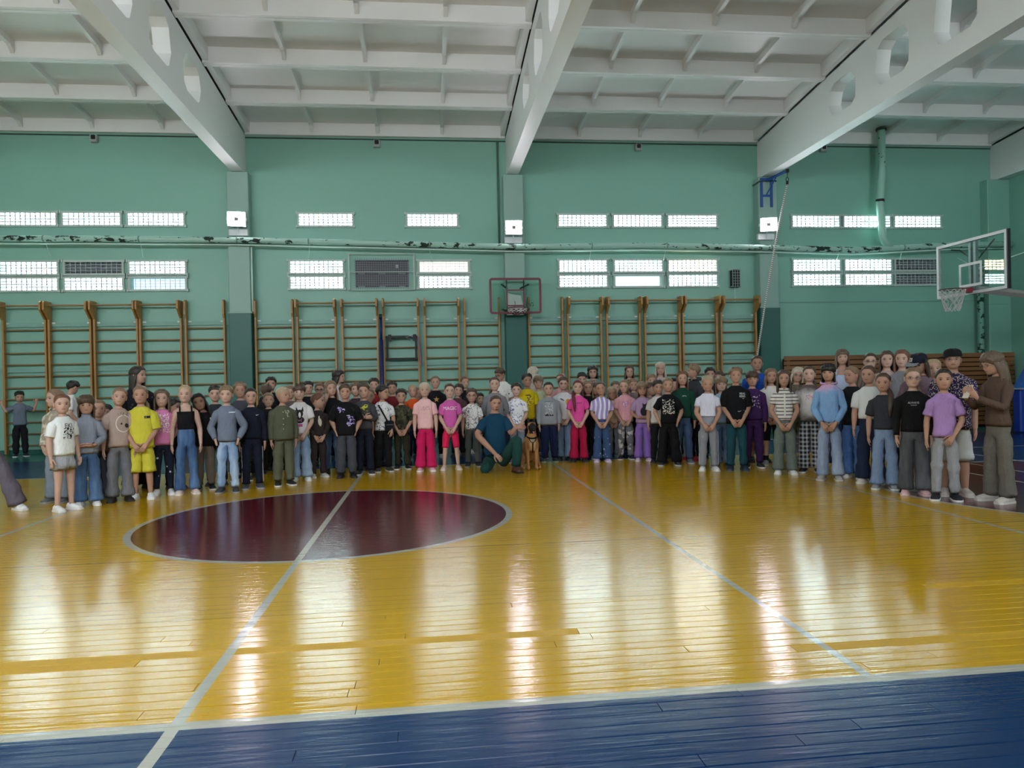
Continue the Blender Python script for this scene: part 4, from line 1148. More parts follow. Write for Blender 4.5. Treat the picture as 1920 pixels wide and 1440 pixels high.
def front_y(F, x, z, off):
    """front of the shirt at (x, z), read off the garment's rings"""
    R = F.shirt_rows; zz = F.shirt_z; k = int(np.clip(np.searchsorted(zz, z) - 1, 0, len(zz) - 2)); u = min(1, max(0, (z - zz[k]) / (zz[k + 1] - zz[k])))
    ys = []
    for r in (R[k], R[k + 1]):
        fr = list(range(NB - 7, NB)) + list(range(0, 8)); ys.append(np.interp(x, r[fr, 0], r[fr, 1]))
    return ys[0] + (ys[1] - ys[0]) * u - off

FONT_CACHE = {}
def text_polys(s_):
    if s_ in FONT_CACHE: return FONT_CACHE[s_]
    cu = bpy.data.curves.new('lettering', 'FONT'); cu.body = s_; cu.align_x = 'CENTER'; cu.align_y = 'CENTER'; cu.resolution_u = 2
    o = bpy.data.objects.new('lettering', cu); COL.objects.link(o)
    dg = bpy.context.evaluated_depsgraph_get(); me = bpy.data.meshes.new_from_object(o.evaluated_get(dg))
    vs = np.array([v.co[:2] for v in me.vertices]); fs = [tuple(p.vertices) for p in me.polygons]
    bpy.data.objects.remove(o); bpy.data.curves.remove(cu); bpy.data.meshes.remove(me)
    FONT_CACHE[s_] = (vs, fs)
    return vs, fs

def make_print(F, spec, parent):
    """printed motif conformed to the shirt front; spec = list of (kind, colour, cx, cz, size, arg)"""
    H = F.H; zc0 = F.z_of(.69); byc = {}
    K = 1.38
    for (kind, c, cx, cz, sz, arg) in spec:
        cx, cz = cx * (K if kind != 'rect' else 1.2), cz * K * .92
        if kind in ('ell', 'ring', 'rect', 'frame') : arg = tuple(v * K if (kind != 'ell' or i_ < 2) else v for i_, v in enumerate(arg))
        elif kind == 'poly': arg = [(a_ * K, b_ * K) for a_, b_ in arg]
        elif kind == 'scrib': arg = (arg[0] * K, arg[1] * K, int(arg[2] * 1.25)); sz = sz * 1.2
        else: sz = sz * (K if kind != 'text' or sz < .12 else 1.25)
        mb = byc.setdefault(c, MB()); rg = random.Random(hash((kind, round(cx * 100), round(cz * 100), F.ph[0] > 3)) % 999 if False else int(abs(cx * 1000 + cz * 700 + sz * 300)) + 5)
        def put(vs, fs, off=.0035):
            out = []
            for (x, z) in vs:
                X, Z = cx + x, zc0 + cz + z; out.append((X, front_y(F, X, Z, off), Z))
            mb.add(out, fs)
        if kind == 'text':
            vs, fs = text_polys(arg); w = np.ptp(vs[:, 0]); k = sz / w; put([(v[0] * k, v[1] * k * 1.15) for v in vs], fs)
        elif kind == 'ell':
            rx, rz, rot = arg; n = 14; vs = [(0, 0)] + [((rx * math.cos(rot) * math.cos(a) - rz * math.sin(rot) * math.sin(a)), (rx * math.sin(rot) * math.cos(a) + rz * math.cos(rot) * math.sin(a))) for a in np.linspace(0, 2 * PI, n, endpoint=False)]
            put(vs, [(0, 1 + i, 1 + (i + 1) % n) for i in range(n)], .0035 + sz)
        elif kind == 'poly':
            put([(0, 0)] + [tuple(q) for q in arg], [(0, 1 + i, 1 + (i + 1) % len(arg)) for i in range(len(arg))], .0035 + sz)
        elif kind == 'ring':
            rx, rz, th = arg; n = 22; A = np.linspace(0, 2 * PI, n, endpoint=False)
            vs = [(rx * math.cos(a), rz * math.sin(a)) for a in A] + [((rx - th) * math.cos(a), (rz - th) * math.sin(a)) for a in A]
            put(vs, [(i, (i + 1) % n, n + (i + 1) % n, n + i) for i in range(n)])
        elif kind == 'scrib':                                            # loose marks filling a box
            w, h_, n = arg
            for _ in range(n):
                x, z = rg.uniform(-w, w), rg.uniform(-h_, h_); a = rg.uniform(0, PI); l = rg.uniform(.4, 1.2) * sz; t_ = l * rg.uniform(.25, .5)
                ca, sa = math.cos(a), math.sin(a)
                q = [(x + u * l * ca - v * t_ * sa, z + u * l * sa + v * t_ * ca) for u, v in ((-1, -.4), (0, -1), (1, -.2), (.4, .9), (-.6, .8))]
                put(q, [(0, 1, 2, 3, 4)])
        elif kind == 'heart':
            A = np.linspace(0, 2 * PI, 24, endpoint=False); vs = [(0, .1 * sz)] + [(sz * .95 * math.sin(a) ** 3, sz * (.81 * math.cos(a) - .31 * math.cos(2 * a) - .125 * math.cos(3 * a) - .06 * math.cos(4 * a))) for a in A]
            put(vs, [(0, 1 + i, 1 + (i + 1) % 24) for i in range(24)])
        elif kind == 'star':
            vs = [(0, 0)] + [(sz * (1 if i % 2 == 0 else .42) * math.sin(i * PI / 5), sz * (1 if i % 2 == 0 else .42) * math.cos(i * PI / 5)) for i in range(10)]
            put(vs, [(0, 1 + i, 1 + (i + 1) % 10) for i in range(10)])
        elif kind == 'check':                                            # curved tick mark
            q = [(-1, .1), (-.75, -.3), (-.3, -.32), (1, .35), (-.35, -.08), (-.7, .0)]; q = [(u * sz, v * sz) for u, v in q]; put(q, [(0, 1, 5), (1, 2, 4, 5), (2, 3, 4)])
        elif kind == 'rect':
            w, h_ = arg; vs = [(x, z) for z in (-h_, h_) for x in np.linspace(-w, w, 5)]; put(vs, [(i, i + 1, i + 6, i + 5) for i in range(4)], .0035 + sz)
        elif kind == 'frame':
            w, h_, t_ = arg
            for (a, b, c_, d) in ((-w, w, -h_, -h_ + t_), (-w, w, h_ - t_, h_), (-w, -w + t_, -h_, h_), (w - t_, w, -h_, h_)):
                put([(a, c_), (b, c_), (b, d), (a, d)], [(0, 1, 2, 3)])
    for c, mb in byc.items(): mb.build('print', plain('print_' + c.strip('#'), c, .8), parent)

def make_top(F, kind, mat, parent, hem=None, name=None):
    H = F.H; mb = MB()
    K = dict(tee=('t_shirt', .478, .012, .75, .75, .011, 0), bigtee=('t_shirt', .455, .022, .95, .95, .020, 0), crop=('crop_top', .585, .008, .3, .55, .008, 0), tank=('tank_top', .50, .008, .35, 0, 0, 0), croptank=('crop_top', .60, .006, .2, 0, 0, 0),
             long=('long_sleeve_top', .50, .010, .35, 2.0, .006, .004), sweat=('sweatshirt', .495, .018, .8, 2.0, .014, .006), hood=('hoodie', .49, .016, .8, 2.0, .012, .005), jacket=('jacket', .46, .030, .9, 2.0, .018, .010),
             turtle=('turtleneck', .475, .014, .7, 2.0, .010, .004), polo=('polo_shirt', .53, .012, .5, .55, .010, 0), croptee=('t_shirt', .545, .014, .75, .80, .014, 0))[kind]
    nm, hm, ease, box, sl, sle, cuff = K
    if hem: hm = hem
    low = list(np.linspace(hm, .70, 9)); fr = low + [.745, .775, .803]
    n = len(fr); e = [ease + .004 * (1 - i / n) for i in range(n)]; e[-1] = .009; e[-2] = min(ease, .014) + .002
    if kind in ('sweat', 'hood', 'jacket'): e[0] -= .010                  # ribbed waistband pulls in
    rows = F.torso_rows(fr, e, box)
    if F.lean: pass
    amp = .0028 if kind in ('tank', 'croptank', 'long') else .0046
    for k, r in enumerate(rows):
        if k < n - 3:
            for i in range(NB):
                q = r[i]; w = max(-.001, F.wr(q, amp) * (1.2 - .7 * k / n)) + .001; l = math.hypot(q[0], q[1]) + 1e-6; q[0] += w * q[0] / l; q[1] += w * q[1] / l
    F.shirt_rows = [r.copy() for r in rows]; F.shirt_z = [r[0][2] for r in rows]; F.shirt_w = [np.abs(r[:, 0]).max() for r in rows]; F.shirt_d = [np.ptp(r[:, 1]) / 2 + .003 for r in rows]; F.shirt_y = [(r[:, 1].max() + r[:, 1].min()) / 2 for r in rows]
    z = F.sh
    if kind in ('tank', 'croptank'):                                     # straps: low neckline, cut-away arms
        rows = rows[:-1]; rows[-1] = ell_ring(.082 * H, .050 * H, .003 * H, F.z_of(.768))
        ids = F.column(mb, rows, 0)
        for sx in (1, -1) if kind == 'tank' else (1, -1):
            x = sx * .050 * H
            mb.tube([(x, -.052 * H, F.z_of(.762)), (x, -.049 * H, F.z_of(.785)), (x * .98, -.026 * H, F.sh + .008 * H), (x * .95, .010 * H, F.sh + .014 * H), (x, .05 * H, F.z_of(.765))], [(.008, .011)] * 5, 6, up=(0, -1, 0))
    else:
        nk = [(.053, .039, .008, .012, .008), (.040, .036, .008, .022, .007)]
        if kind == 'turtle': nk += [(.035, .035, .008, .036, .006), (.036, .036, .007, .050, .006)]
        for (w, d, yc, dz, ee) in nk: rows.append(ell_ring(w * H + ee, d * H + ee, yc * H, z + dz * H, 2.1))
        last = rows[-1].copy(); c = last.mean(0); last[:, :2] = c[:2] + (last[:, :2] - c[:2]) * .9; last[:, 2] -= .008; rows.append(last)
        ids = F.column(mb, rows, 0, n - 3)
        for sd in (1, -1): F.arm(mb, ids, n - 3, sd, ease=sle, end=sl if not (F.arms[sd] in ('pocket',) and sl > 1.9) else 1.97, flare=.006 if kind in ('tee', 'bigtee', 'croptee') else 0, wrinkle=amp * .8, cuff=cuff, puff=1.0)
    # inner hem
    r0 = np.array([mb.v[i] for i in ids[0]]); c = r0.mean(0); o = len(mb.v)
    mb.v.extend([tuple(np.array([c[0] + (p[0] - c[0]) * .9, c[1] + (p[1] - c[1]) * .9, p[2] + .015])) for p in r0])
    for i in range(NB): j = (i + 1) % NB; mb.f.append((ids[0][j], ids[0][i], o + i, o + j)); mb.m.append(0)
    t = mb.build(name or nm, mat, parent, smooth=True)
    if kind == 'hood':
        m = MB(); pts = [(.062 * H * math.sin(a), .016 * H - .056 * H * math.cos(a), z + .026 * H + .012 * H * (1 - math.cos(a)) * .5) for a in np.linspace(.35, 2 * PI - .35, 13)]
        m.tube(pts, [(.010 + .022 * math.sin(PI * i / 12) ** 2, .010 + .014 * math.sin(PI * i / 12) ** 2) for i in range(13)], 8); m.build('hood', mat, t, smooth=True)
    if kind == 'polo':
        m = MB(); m.tube([(.046 * H * math.sin(a), .008 * H - .044 * H * math.cos(a), z + .022 * H) for a in np.linspace(.25, 2 * PI - .25, 11)], [(.014, .006)] * 11, 6); m.build('collar', fabric('#e6e4de'), t, smooth=True)
        m = MB(); m.box(-.010, .010, front_y(F, 0, F.z_of(.7), .010), front_y(F, 0, F.z_of(.7), .004), F.z_of(.56), F.z_of(.78)); m.build('placket', fabric('#e6e4de'), t)
    return t

def make_bottom(F, kind, mat, parent, stripe=None):
    H = F.H; mb = MB()
    nm, end, R = {'wide': ('trousers', .985, [.062, .062, .058, .058, .060, .066, .074]), 'flare': ('trousers', .985, [.058, .054, .046, .044, .050, .060, .072]), 'straight': ('trousers', .975, [.058, .056, .048, .045, .044, .043, .043]),
                  'baggy': ('trousers', .965, [.062, .062, .056, .054, .053, .050, .044]), 'slim': ('leggings', .94, [.052, .050, .040, .036, .037, .031, .027]), 'jogger': ('joggers', .955, [.060, .058, .050, .046, .045, .040, .030]),
                  'shorts': ('shorts', .46, [.062, .063, .064, .066, .066, .066, .066]), 'bike': ('shorts', .42, [.053, .051, .046, .042, .042, .042, .042]), 'longshorts': ('shorts', .58, [.062, .062, .060, .060, .058, .058, .058]), 'skort': ('skirt', .30, [.066, .072, .08, .08, .08, .08, .08])}[kind]
    fr = [.455, .50, .55, .60, .622]
    rows = F.torso_rows(fr, [.011, .010, .009, .007, .006])
    if kind in ('wide', 'flare', 'baggy', 'shorts', 'longshorts', 'jogger', 'skort'): rows[0][:, :2] *= 1.04
    for k, r in enumerate(rows[:3]):
        for i in range(NB):
            q = r[i]; w = F.wr(q, .0018); l = math.hypot(q[0], q[1]) + 1e-6; q[0] += w * q[0] / l; q[1] += w * q[1] / l
    last = rows[-1].copy(); last[:, :2] *= .93; last[:, 2] -= .01; rows.append(last)
    if kind == 'skort':
        z0 = F.z_of(.455); lo = []
        for (dz, k) in ((-.10, 1.30), (-.05, 1.18)):
            r = rows[0].copy(); r[:, :2] *= k; r[:, 2] = z0 + dz * H
            for i in range(NB): r[i, :2] *= 1 + .035 * math.sin(AA[i] * 7 + F.ph[0])
            lo.append(r)
        inn = lo[0].copy(); inn[:, :2] *= .93; inn[:, 2] += .02
        F.column(mb, [inn] + lo + rows, 0)
        return mb.build('skirt', mat, parent, smooth=True)
    ids = F.column(mb, rows, 0); cr = F.crotch(mb, ids[0], -.02); bl = 1 + (F.b - 1) * .9
    rad = lambda t: np.interp(t, [0, .15, .4, .52, .62, .8, 1.0], R) * H * bl * .88 + .002
    amp = .0048 if kind in ('wide', 'baggy', 'straight', 'jogger', 'flare', 'longshorts', 'shorts') else .0012
    for sd in (1, -1): F.leg(mb, ids[0], cr, sd, rad, end, 0, amp, nring=16 if end > .8 else 8)
    t = mb.build(nm, mat, parent, smooth=True)
    if stripe and not F.legs_custom:
        for sd in (1, -1):
            for dy in ((-.004, .004) if len(stripe) > 7 else (0,)):
                m = MB(); L = F.leg_path(sd); pts = []; seg = np.linspace(0, .95, 14); zz = [p[2] for p in L]
                for t_ in seg:
                    q = np.array([np.interp(t_, np.linspace(0, 1, len(L)), [p[k] for p in L]) for k in range(3)]); tt = (L[0][2] - q[2]) / (L[0][2] - L[-1][2])
                    q[0] += sd * (rad(tt * end) + .004); q[1] += dy * 3; pts.append(q)
                m.tube(pts, [(.004, .010)] * 14, 5, up=(1, 0, 0)); m.build('side_stripe', fabric(stripe[:7]), t)
    return t

SKINS = {'a': (.53, .315, .240), 'b': (.47, .265, .190), 'c': (.57, .365, .295), 'd': (.38, .21, .15), 'e': (.46, .25, .185)}

def glasses(F, parent, c='#2a2226'):
    hd = F.head; m = MB(); hh = hd.hh
    for sd in (1, -1):
        pts = [hd.turn(hd.raw(sd * .42, .465) * np.array([0, 0, 0]) + np.array([sd * .165 * hh + .095 * hh * math.cos(a), -.455 * hh, hd.zc + .46 * hh + .07 * hh * math.sin(a)])) for a in np.linspace(0, 2 * PI, 13)]
        m.tube(pts, .0022, 5, 0, False)
        m.tube([hd.turn(np.array([sd * .26 * hh, -.45 * hh, hd.zc + .48 * hh])), hd.turn(np.array([sd * .37 * hh, -.2 * hh, hd.zc + .48 * hh])), hd.turn(np.array([sd * .37 * hh, .03 * hh, hd.zc + .46 * hh]))], .0022, 5)
    m.tube([hd.turn(np.array([-.07 * hh, -.46 * hh, hd.zc + .48 * hh])), hd.turn(np.array([.07 * hh, -.46 * hh, hd.zc + .48 * hh]))], .0022, 5)
    m.build('glasses', plain('glasses_' + c.strip('#'), c, .3), parent)

def cap_hat(F, parent, crown, visor, patch=None, side=0.0):
    hd = F.head; hh = hd.hh; m = MB(); rings = []
    for t, off in ((.60, .012), (.70, .018), (.80, .022), (.88, .024), (.94, .022), (.985, .018)):
        rings.append([hd.pt(2 * PI * i / 24, t, off) for i in range(24)])
    m.ring_loft(rings, 0, False, True); o = m.build('cap', fabric(crown), parent, smooth=True)
    m = MB(); vs = []
    for r in (0, 1, 2):
        for i in range(9):
            a = side - .95 + 1.9 * i / 8; b = hd.raw(a, .64, .014); q = b * np.array([1, 1, 1]); d = np.array([math.sin(side) * .8 + .2 * math.sin(a), -math.cos(side), 0]); q = b + d * .035 * r * math.cos((a - side) * .95) - np.array([0, 0, .008 * r]); vs.append(tuple(hd.turn(q)))
    n = len(vs); vs += [(x, y, z - .006) for x, y, z in vs]
    fs = []
    for r in range(2):
        for i in range(8): k = r * 9 + i; fs += [(k, k + 1, k + 10, k + 9), (n + k, n + k + 9, n + k + 10, n + k + 1)]
    bd = list(range(0, 9)) + [17, 26] + list(range(25, 17, -1)) + [9]
    for i in range(len(bd)): j = (i + 1) % len(bd); fs.append((bd[i], bd[j], n + bd[j], n + bd[i]))
    m.add(vs, fs); m.build('visor', fabric(visor), o)
    if patch:
        m = MB(); vs = [hd.pt(side + a, t, .026) for t in (.70, .86) for a in (-.28, -.1, .1, .28)]; m.add(vs, [(i, i + 1, i + 5, i + 4) for i in range(3)]); m.build('badge', fabric(patch), o)
        m = MB()
        for (a, t0, t1) in ((-.12, .73, .83), (.02, .73, .83), (.12, .73, .83)):
            vs = [hd.pt(side + a + da, t, .029) for t in (t0, t1) for da in (-.03, .03)]; m.add(vs, [(0, 1, 3, 2)])
        m.build('badge_mark', fabric('#23252c'), o)

def person(label, x, y, H, face, top, bot, shoe, hair, arms='down', skin='a', hy=0, hp=0, ht=0, b=1.0, st=.012, adult=False, prints=None, group=None, specs=None, hat=None, stripe=None, hem=None, extra=None, seed=0, tail_side=1, hdx=0.0, socks=None, name='person'):
    b = b * .92; arms = arms if isinstance(arms, (tuple, list)) else (arms, arms)
    F = Fig(H, b, arms[0], arms[1], st, math.radians(hy), math.radians(hp), math.radians(ht), adult, seed=seed, hdx=hdx)
    F.tail_side = tail_side
    mb, ids = body_mesh(F)
    sk = skin_mat('skin_' + skin, SKINS[skin]); c = SKINS[skin]
    mats = [sk, plain('eye_white', '#9a908b', .4), plain('eye_dark', '#2b201b', .3), plain('lips_' + skin, (c[0] * .78, c[1] * .52, c[2] * .55), .5), plain('brow_' + hair[1], tuple(min(.2, v * .6) for v in HAIRC[hair[1]]), .8)]
    o = mb.build(name, mats, None, smooth=True, loc=(x, y, 0)); o.rotation_euler = (0, 0, math.radians(face))
    tag(o, label, 'person', group or 'people lined up across the hall')
    t = make_top(F, top[0], fabric(*top[1:]), o, hem)
    if prints: make_print(F, prints, t)
    make_bottom(F, bot[0], fabric(*bot[1:]), o, stripe)
    make_shoes(F, shoe[0], shoe[1], o)
    make_hair(F, hair[0], hair[1], o, seed)
    if specs: glasses(F, o, specs)
    if hat: cap_hat(F, o, *hat)
    if socks:
        for sd in (1, -1):
            L = F.leg_path(sd); m = MB(); m.tube([L[-1] + (L[-2] - L[-1]) * t_ for t_ in (0, .2, socks[1])], [.024 * H, .025 * H, .029 * H], 10); m.build('sock', fabric(socks[0]), o, smooth=True)
    if extra: extra(F, o, t)
    return o, F

def wm(o): return Matrix.Translation(o.location) @ Matrix.Rotation(o.rotation_euler[2], 4, 'Z')
def sling_extra(F, o, t):
    H = F.H; M = wm(o)
    b = tag(empty('sling_bag', o.location, o.rotation_euler[2]), 'black sling bag worn across the white sketch-print T-shirt', 'bag')
    m = MB(); pts = []
    for u in np.linspace(0, 1, 9):
        x = (-.055 + .125 * u) * H; z = F.z_of(.79 - .25 * u); pts.append((x, front_y(F, x, min(z, F.shirt_z[-2]), .010), z))
    m.tube(pts, [(.004, .014)] * 9, 6, up=(0, -1, 0)); m.build('strap', fabric('#15161c'), b)
    x = .065 * H; z = F.z_of(.53); y = front_y(F, x, F.shirt_z[1], .03)
    m = MB(); m.bbox(x - .07, x + .07, y - .025, y + .03, z - .085, z + .085, .02); bd = m.build('pouch', fabric('#171922'), b)
    m = MB(); m.box(x - .05, x + .05, y - .029, y - .024, z + .02, z + .026); m.build('zip', GREYM, bd)
def phone_extra(F, o, t):
    H = F.H; c = (arm_points(H, 1, 'phone', F.z_of)[2] + arm_points(H, -1, 'phone', F.z_of)[2]) / 2 + np.array([0, -.045, .065])
    ph = tag(empty('mobile_phone', tuple(wm(o) @ Vector(c)), o.rotation_euler[2]), 'pale mobile phone held up by the person in the brown top', 'phone')
    R = Matrix.Rotation(-.5, 4, 'X')
    m = MB(); m.box(-.036, .036, -.005, .004, -.075, .075, 0, R); m.build('case', plain('phone_case', '#d9d0c4', .4), ph)
    m = MB(); m.box(-.032, .032, .0042, .0052, -.07, .07, 0, R); m.build('screen', plain('phone_screen', '#0d0e12', .1), ph)
    m = MB()
    for z in (.045, .06): m.tube([tuple(R @ Vector((-.018, -.007, z))), tuple(R @ Vector((-.018, -.004, z)))], .007, 8)
    m.build('lens', BLACKM, ph)
# ------------------------------------------------------------------ the kneeling person
def kneeling(x, y, face):
    H = 1.74; dz = .60 / H; g = dz
    legs = {1: [(.058, -.01, .425), (.085, -.075, .475), (.130, -.150, .575), (.160, -.205, .640), (.166, -.215, .600), (.160, -.195, .50), (.150, -.175, g + .045)],
            -1: [(.058, -.01, .425), (.075, -.06, .405), (.095, -.11, .392), (.112, -.160, .385), (.110, -.145, g + .030), (.098, -.03, g + .026), (.085, .09, g + .028)]}
    legs[-1] = [(-a, b, c) for a, b, c in legs[-1]]
    F = Fig(H, 1.04, 'kneel_hold', 'kneel_rest', 0, math.radians(8), math.radians(4), math.radians(4), True, legs=legs, seed=77)
    F.foot_ang = {1: .25, -1: PI}; F.foot_z = {1: .60, -1: .60 + .0}; F.foot_rx = {1: 0, -1: 0}; F.tail_side = 1
    mb, ids = body_mesh(F); c = SKINS['e']
    mats = [skin_mat('skin_e', c), plain('eye_white', '#9a908b', .4), plain('eye_dark', '#2b201b', .3), plain('lips_e', (c[0] * .78, c[1] * .52, c[2] * .55), .5), plain('brow_br', (.045, .026, .017), .8)]
    o = mb.build('person', mats, None, smooth=True, loc=(x, y, -.60)); o.rotation_euler = (0, 0, math.radians(face))
    tag(o, 'person in dark teal T-shirt and dark green trousers kneeling beside the dog', 'person', 'people lined up across the hall')
    make_top(F, 'tee', fabric('#12405c'), o); make_bottom(F, 'straight', fabric('#1f4744'), o)
    make_shoes(F, '#4f2f26', '#1c1512', o); make_hair(F, 'crew', 'br', o, 77)
    hd = F.head; m = MB()                                                # moustache and chin beard
    for (t0, rx, rt) in ((.255, .12, .020), (.085, .085, .045)):
        vs = [hd.front(0, t0, .004)] + [hd.front(rx * math.cos(a), t0 + rt * math.sin(a), .002) for a in np.linspace(0, 2 * PI, 14, endpoint=False)]
        m.add(vs, [(0, 1 + i, 1 + (i + 1) % 14) for i in range(14)])
    m.build('beard', hair_mat('hair_br', HAIRC['br']), o, smooth=True)
    return o
kneeling(-.985, -5.60, 2)
# ------------------------------------------------------------------ the dog
def dog(x, y, face):
    mb = MB()
    mb.tube([(0, .40, .13), (0, .33, .22), (0, .24, .31), (0, .13, .40), (0, .05, .46), (0, .0, .53), (0, -.02, .60), (0, -.03, .66)], [.10, .15, .155, .15, .135, .105, .082, .07], 16, up=(1, 0, 0))
    mb.ell((0, -.045, .71), (.085, .095, .082), 14, 10)
    mb.tube([(0, -.06, .70), (0, -.13, .685), (0, -.19, .672), (0, -.215, .668)], [.058, .043, .034, .022], 12, up=(1, 0, 0))
    mb.ell((0, -.02, .43), (.105, .085, .13), 12, 10)
    for s_ in (1, -1):
        mb.tube([(s_ * .040, -.02, .745), (s_ * .052, -.02, .80), (s_ * .060, -.015, .845), (s_ * .064, -.012, .875)], [(.016, .036), (.014, .032), (.010, .018), (.004, .005)], 10, up=(0, 1, 0))
        mb.tube([(s_ * .078, .03, .44), (s_ * .082, .01, .33), (s_ * .080, -.02, .22), (s_ * .078, -.02, .10), (s_ * .078, -.03, .045)], [.062, .048, .034, .028, .028], 12)
        mb.tube([(s_ * .078, -.015, .035), (s_ * .079, -.055, .030), (s_ * .080, -.085, .022)], [.032, .034, .022], 10)
        mb.ell((s_ * .125, .30, .175), (.075, .135, .15), 12, 10)
        mb.tube([(s_ * .14, .27, .10), (s_ * .15, .16, .055), (s_ * .15, .06, .035), (s_ * .15, .0, .028)], [.06, .045, .036, .028], 10)
    mb.tube([(0, .42, .10), (-.10, .52, .06), (-.22, .55, .045), (-.32, .52, .04)], [.045, .04, .034, .018], 10)
    o = mb.build('dog', plain('dog_fawn', '#a9794a', .8, 0, .25, 25, .5, 90))
    md = o.modifiers.new('remesh', 'REMESH'); md.mode = 'VOXEL'; md.voxel_size = .009
    sm = o.modifiers.new('smooth', 'SMOOTH'); sm.factor = .5; sm.iterations = 6
    dg = bpy.context.evaluated_depsgraph_get(); me = bpy.data.meshes.new_from_object(o.evaluated_get(dg)); o.modifiers.clear(); o.data = me; me.name = 'dog'
    me.materials.clear()
    for n, c in (('dog_fawn', '#a9794a'), ('dog_black', '#17120f'), ('dog_dark_fawn', '#6d4a2c'), ('dog_pale', '#c29a6c')): me.materials.append(plain(n, c, .8, 0, .25, 25, .5, 90))
    for p in me.polygons:
        c = p.center; k = 0
        if c.z > .60 and (c.y < -.10 or (c.y < -.075 and c.z < .735)): k = 1
        elif c.z > .775: k = 1 if c.y > -.05 else 2
        elif c.z > .60 and abs(c.x) > .052 and c.y > -.03: k = 2
        elif c.y > .16 and c.z > .28: k = 2
        elif c.y < -.03 and .30 < c.z < .52 and abs(c.x) < .06: k = 3
        elif c.z < .05 and c.y < -.03: k = 0
        p.material_index = k; p.use_smooth = True
    o.location = (x, y, 0); o.rotation_euler = (0, 0, math.radians(face))
    tag(o, 'fawn shepherd dog with black muzzle and harness sitting beside the kneeling person', 'dog')
    for s_ in (1, -1):
        m = MB(); m.ell((s_ * .036, -.118, .725), (.010, .006, .009), 8, 6); m.build('eye', plain('dog_eye', '#3a2412', .2), o, smooth=True)
    m = MB(); m.ell((0, -.222, .676), (.016, .010, .012), 8, 6); m.build('nose', plain('dog_nose', '#0b0a0a', .3), o, smooth=True)
    m = MB(); m.tube([(0, -.185, .645), (.004, -.205, .63), (.006, -.21, .60)], [(.006, .016), (.005, .016), (.004, .010)], 8, up=(0, 1, 0)); m.build('tongue', plain('dog_tongue', '#a8505a', .5), o, smooth=True)
    m = MB(); m.tube([(.098 * math.sin(a), -.005 - .098 * math.cos(a), .555 + .035 * math.cos(a) * -1) for a in np.linspace(0, 2 * PI, 19)], [(.014, .005)] * 19, 6, caps=False); hn = m.build('harness', fabric('#14131a'), o)
    m = MB(); m.tube([(-.075, -.095, .53), (-.04, -.108, .47), (0, -.115, .44), (.04, -.108, .47), (.075, -.095, .53)], [(.012, .006)] * 5, 6, up=(0, 1, 0)); m.tube([(0, -.116, .45), (0, -.105, .36), (0, -.06, .29)], [(.012, .006)] * 3, 6, up=(1, 0, 0)); m.build('chest_strap', fabric('#14131a'), hn)
    m = MB(); m.box(-.028, .028, -.124, -.116, .462, .495); m.build('badge', fabric('#8d8a84'), hn)
    return o
dog(-.435, -5.63, 2).scale = (.82, .92, .92)

# ------------------------------------------------------------------ the crowd: label, x, y, height, facing, clothes
person('person in grey-mauve wide trousers and pink top striding in at the frame edge', -6.962, -7.951, 1.614, 39.0, top=('tee', '#e9b9bd'), bot=('wide', '#6b6677'), shoe=('#e6e6ea', '#e2e2e2'), hair=('long', 'br'), st=0.19, adult=True, arms='clasp', seed=1)
person('person in grey T-shirt and black tracksuit gripping a rung of the wall bars', -10.332, -0.599, 1.348, 32.1, top=('tee', '#6d7686'), bot=('baggy', '#17171c'), shoe=('#1b1c22', '#d8d8d8'), hair=('short', 'bk'), arms='grip', skin='a', hp=12, seed=2)
person('person in plain white T-shirt turned away in front of the wall bars', -8.079, -3.331, 1.525, 114.8, top=('tee', '#e8e6e4'), bot=('straight', '#23242c'), shoe=('#1c1c20', '#3a3a3e'), hair=('short', 'bk'), arms='clasp', hy=35, hp=25, seed=3)
person('person in beige cloud-patterned hoodie and pale jeans behind the grey skirt wearer', -6.462, -7.221, 1.372, -14.5, top=('hood', '#a59b8d', 'cloud', '#dcd3c4'), bot=('wide', '#8f9db0'), shoe=('#6d7078', '#b9b9b9'), hair=('pull', 'bl'), arms='clasp', hy=-25, skin='c', seed=4)
person('person in white printed T-shirt and short grey skirt with white trainers', -6.070, -7.888, 1.315, 58.2, top=('tee', '#eef2f5'), bot=('skort', '#a9acb6'), shoe=('#e6e6ea', '#e2e2e2'), hair=('pull', 'rd'), arms='down', hy=-25, b=0.98, skin='c', prints=[('text', '#20242c', 0.01, 0.05, 0.06, 'EKI'), ('scrib', '#20242c', 0.01, -0.02, 0.014, (0.045, 0.045, 26))], seed=5)
person('person in grey turtleneck and wide blue jeans with hands held at the waist', -5.965, -7.562, 1.289, 19.1, top=('turtle', '#8f95a6'), bot=('wide', '#47658f', 'denim', '#5f7fa9'), shoe=('#e6e6ea', '#e2e2e2'), hair=('bangs', 'br'), arms='waist', hy=5, seed=6)
person('person peeking over the right shoulder of the grey turtleneck', -6.034, -7.085, 1.229, 28.5, top=('tee', '#6f5a5a'), bot=('straight', '#30343f'), shoe=('#1c1c20', '#3a3a3e'), hair=('pull', 'bl'), seed=7)
person('person mostly hidden low between the grey turtleneck and taupe T-shirt', -6.142, -6.634, 1.158, 18.2, top=('tee', '#5b4a4a'), bot=('straight', '#2a2c33'), shoe=('#1c1c20', '#3a3a3e'), hair=('short', 'bk'), seed=8)
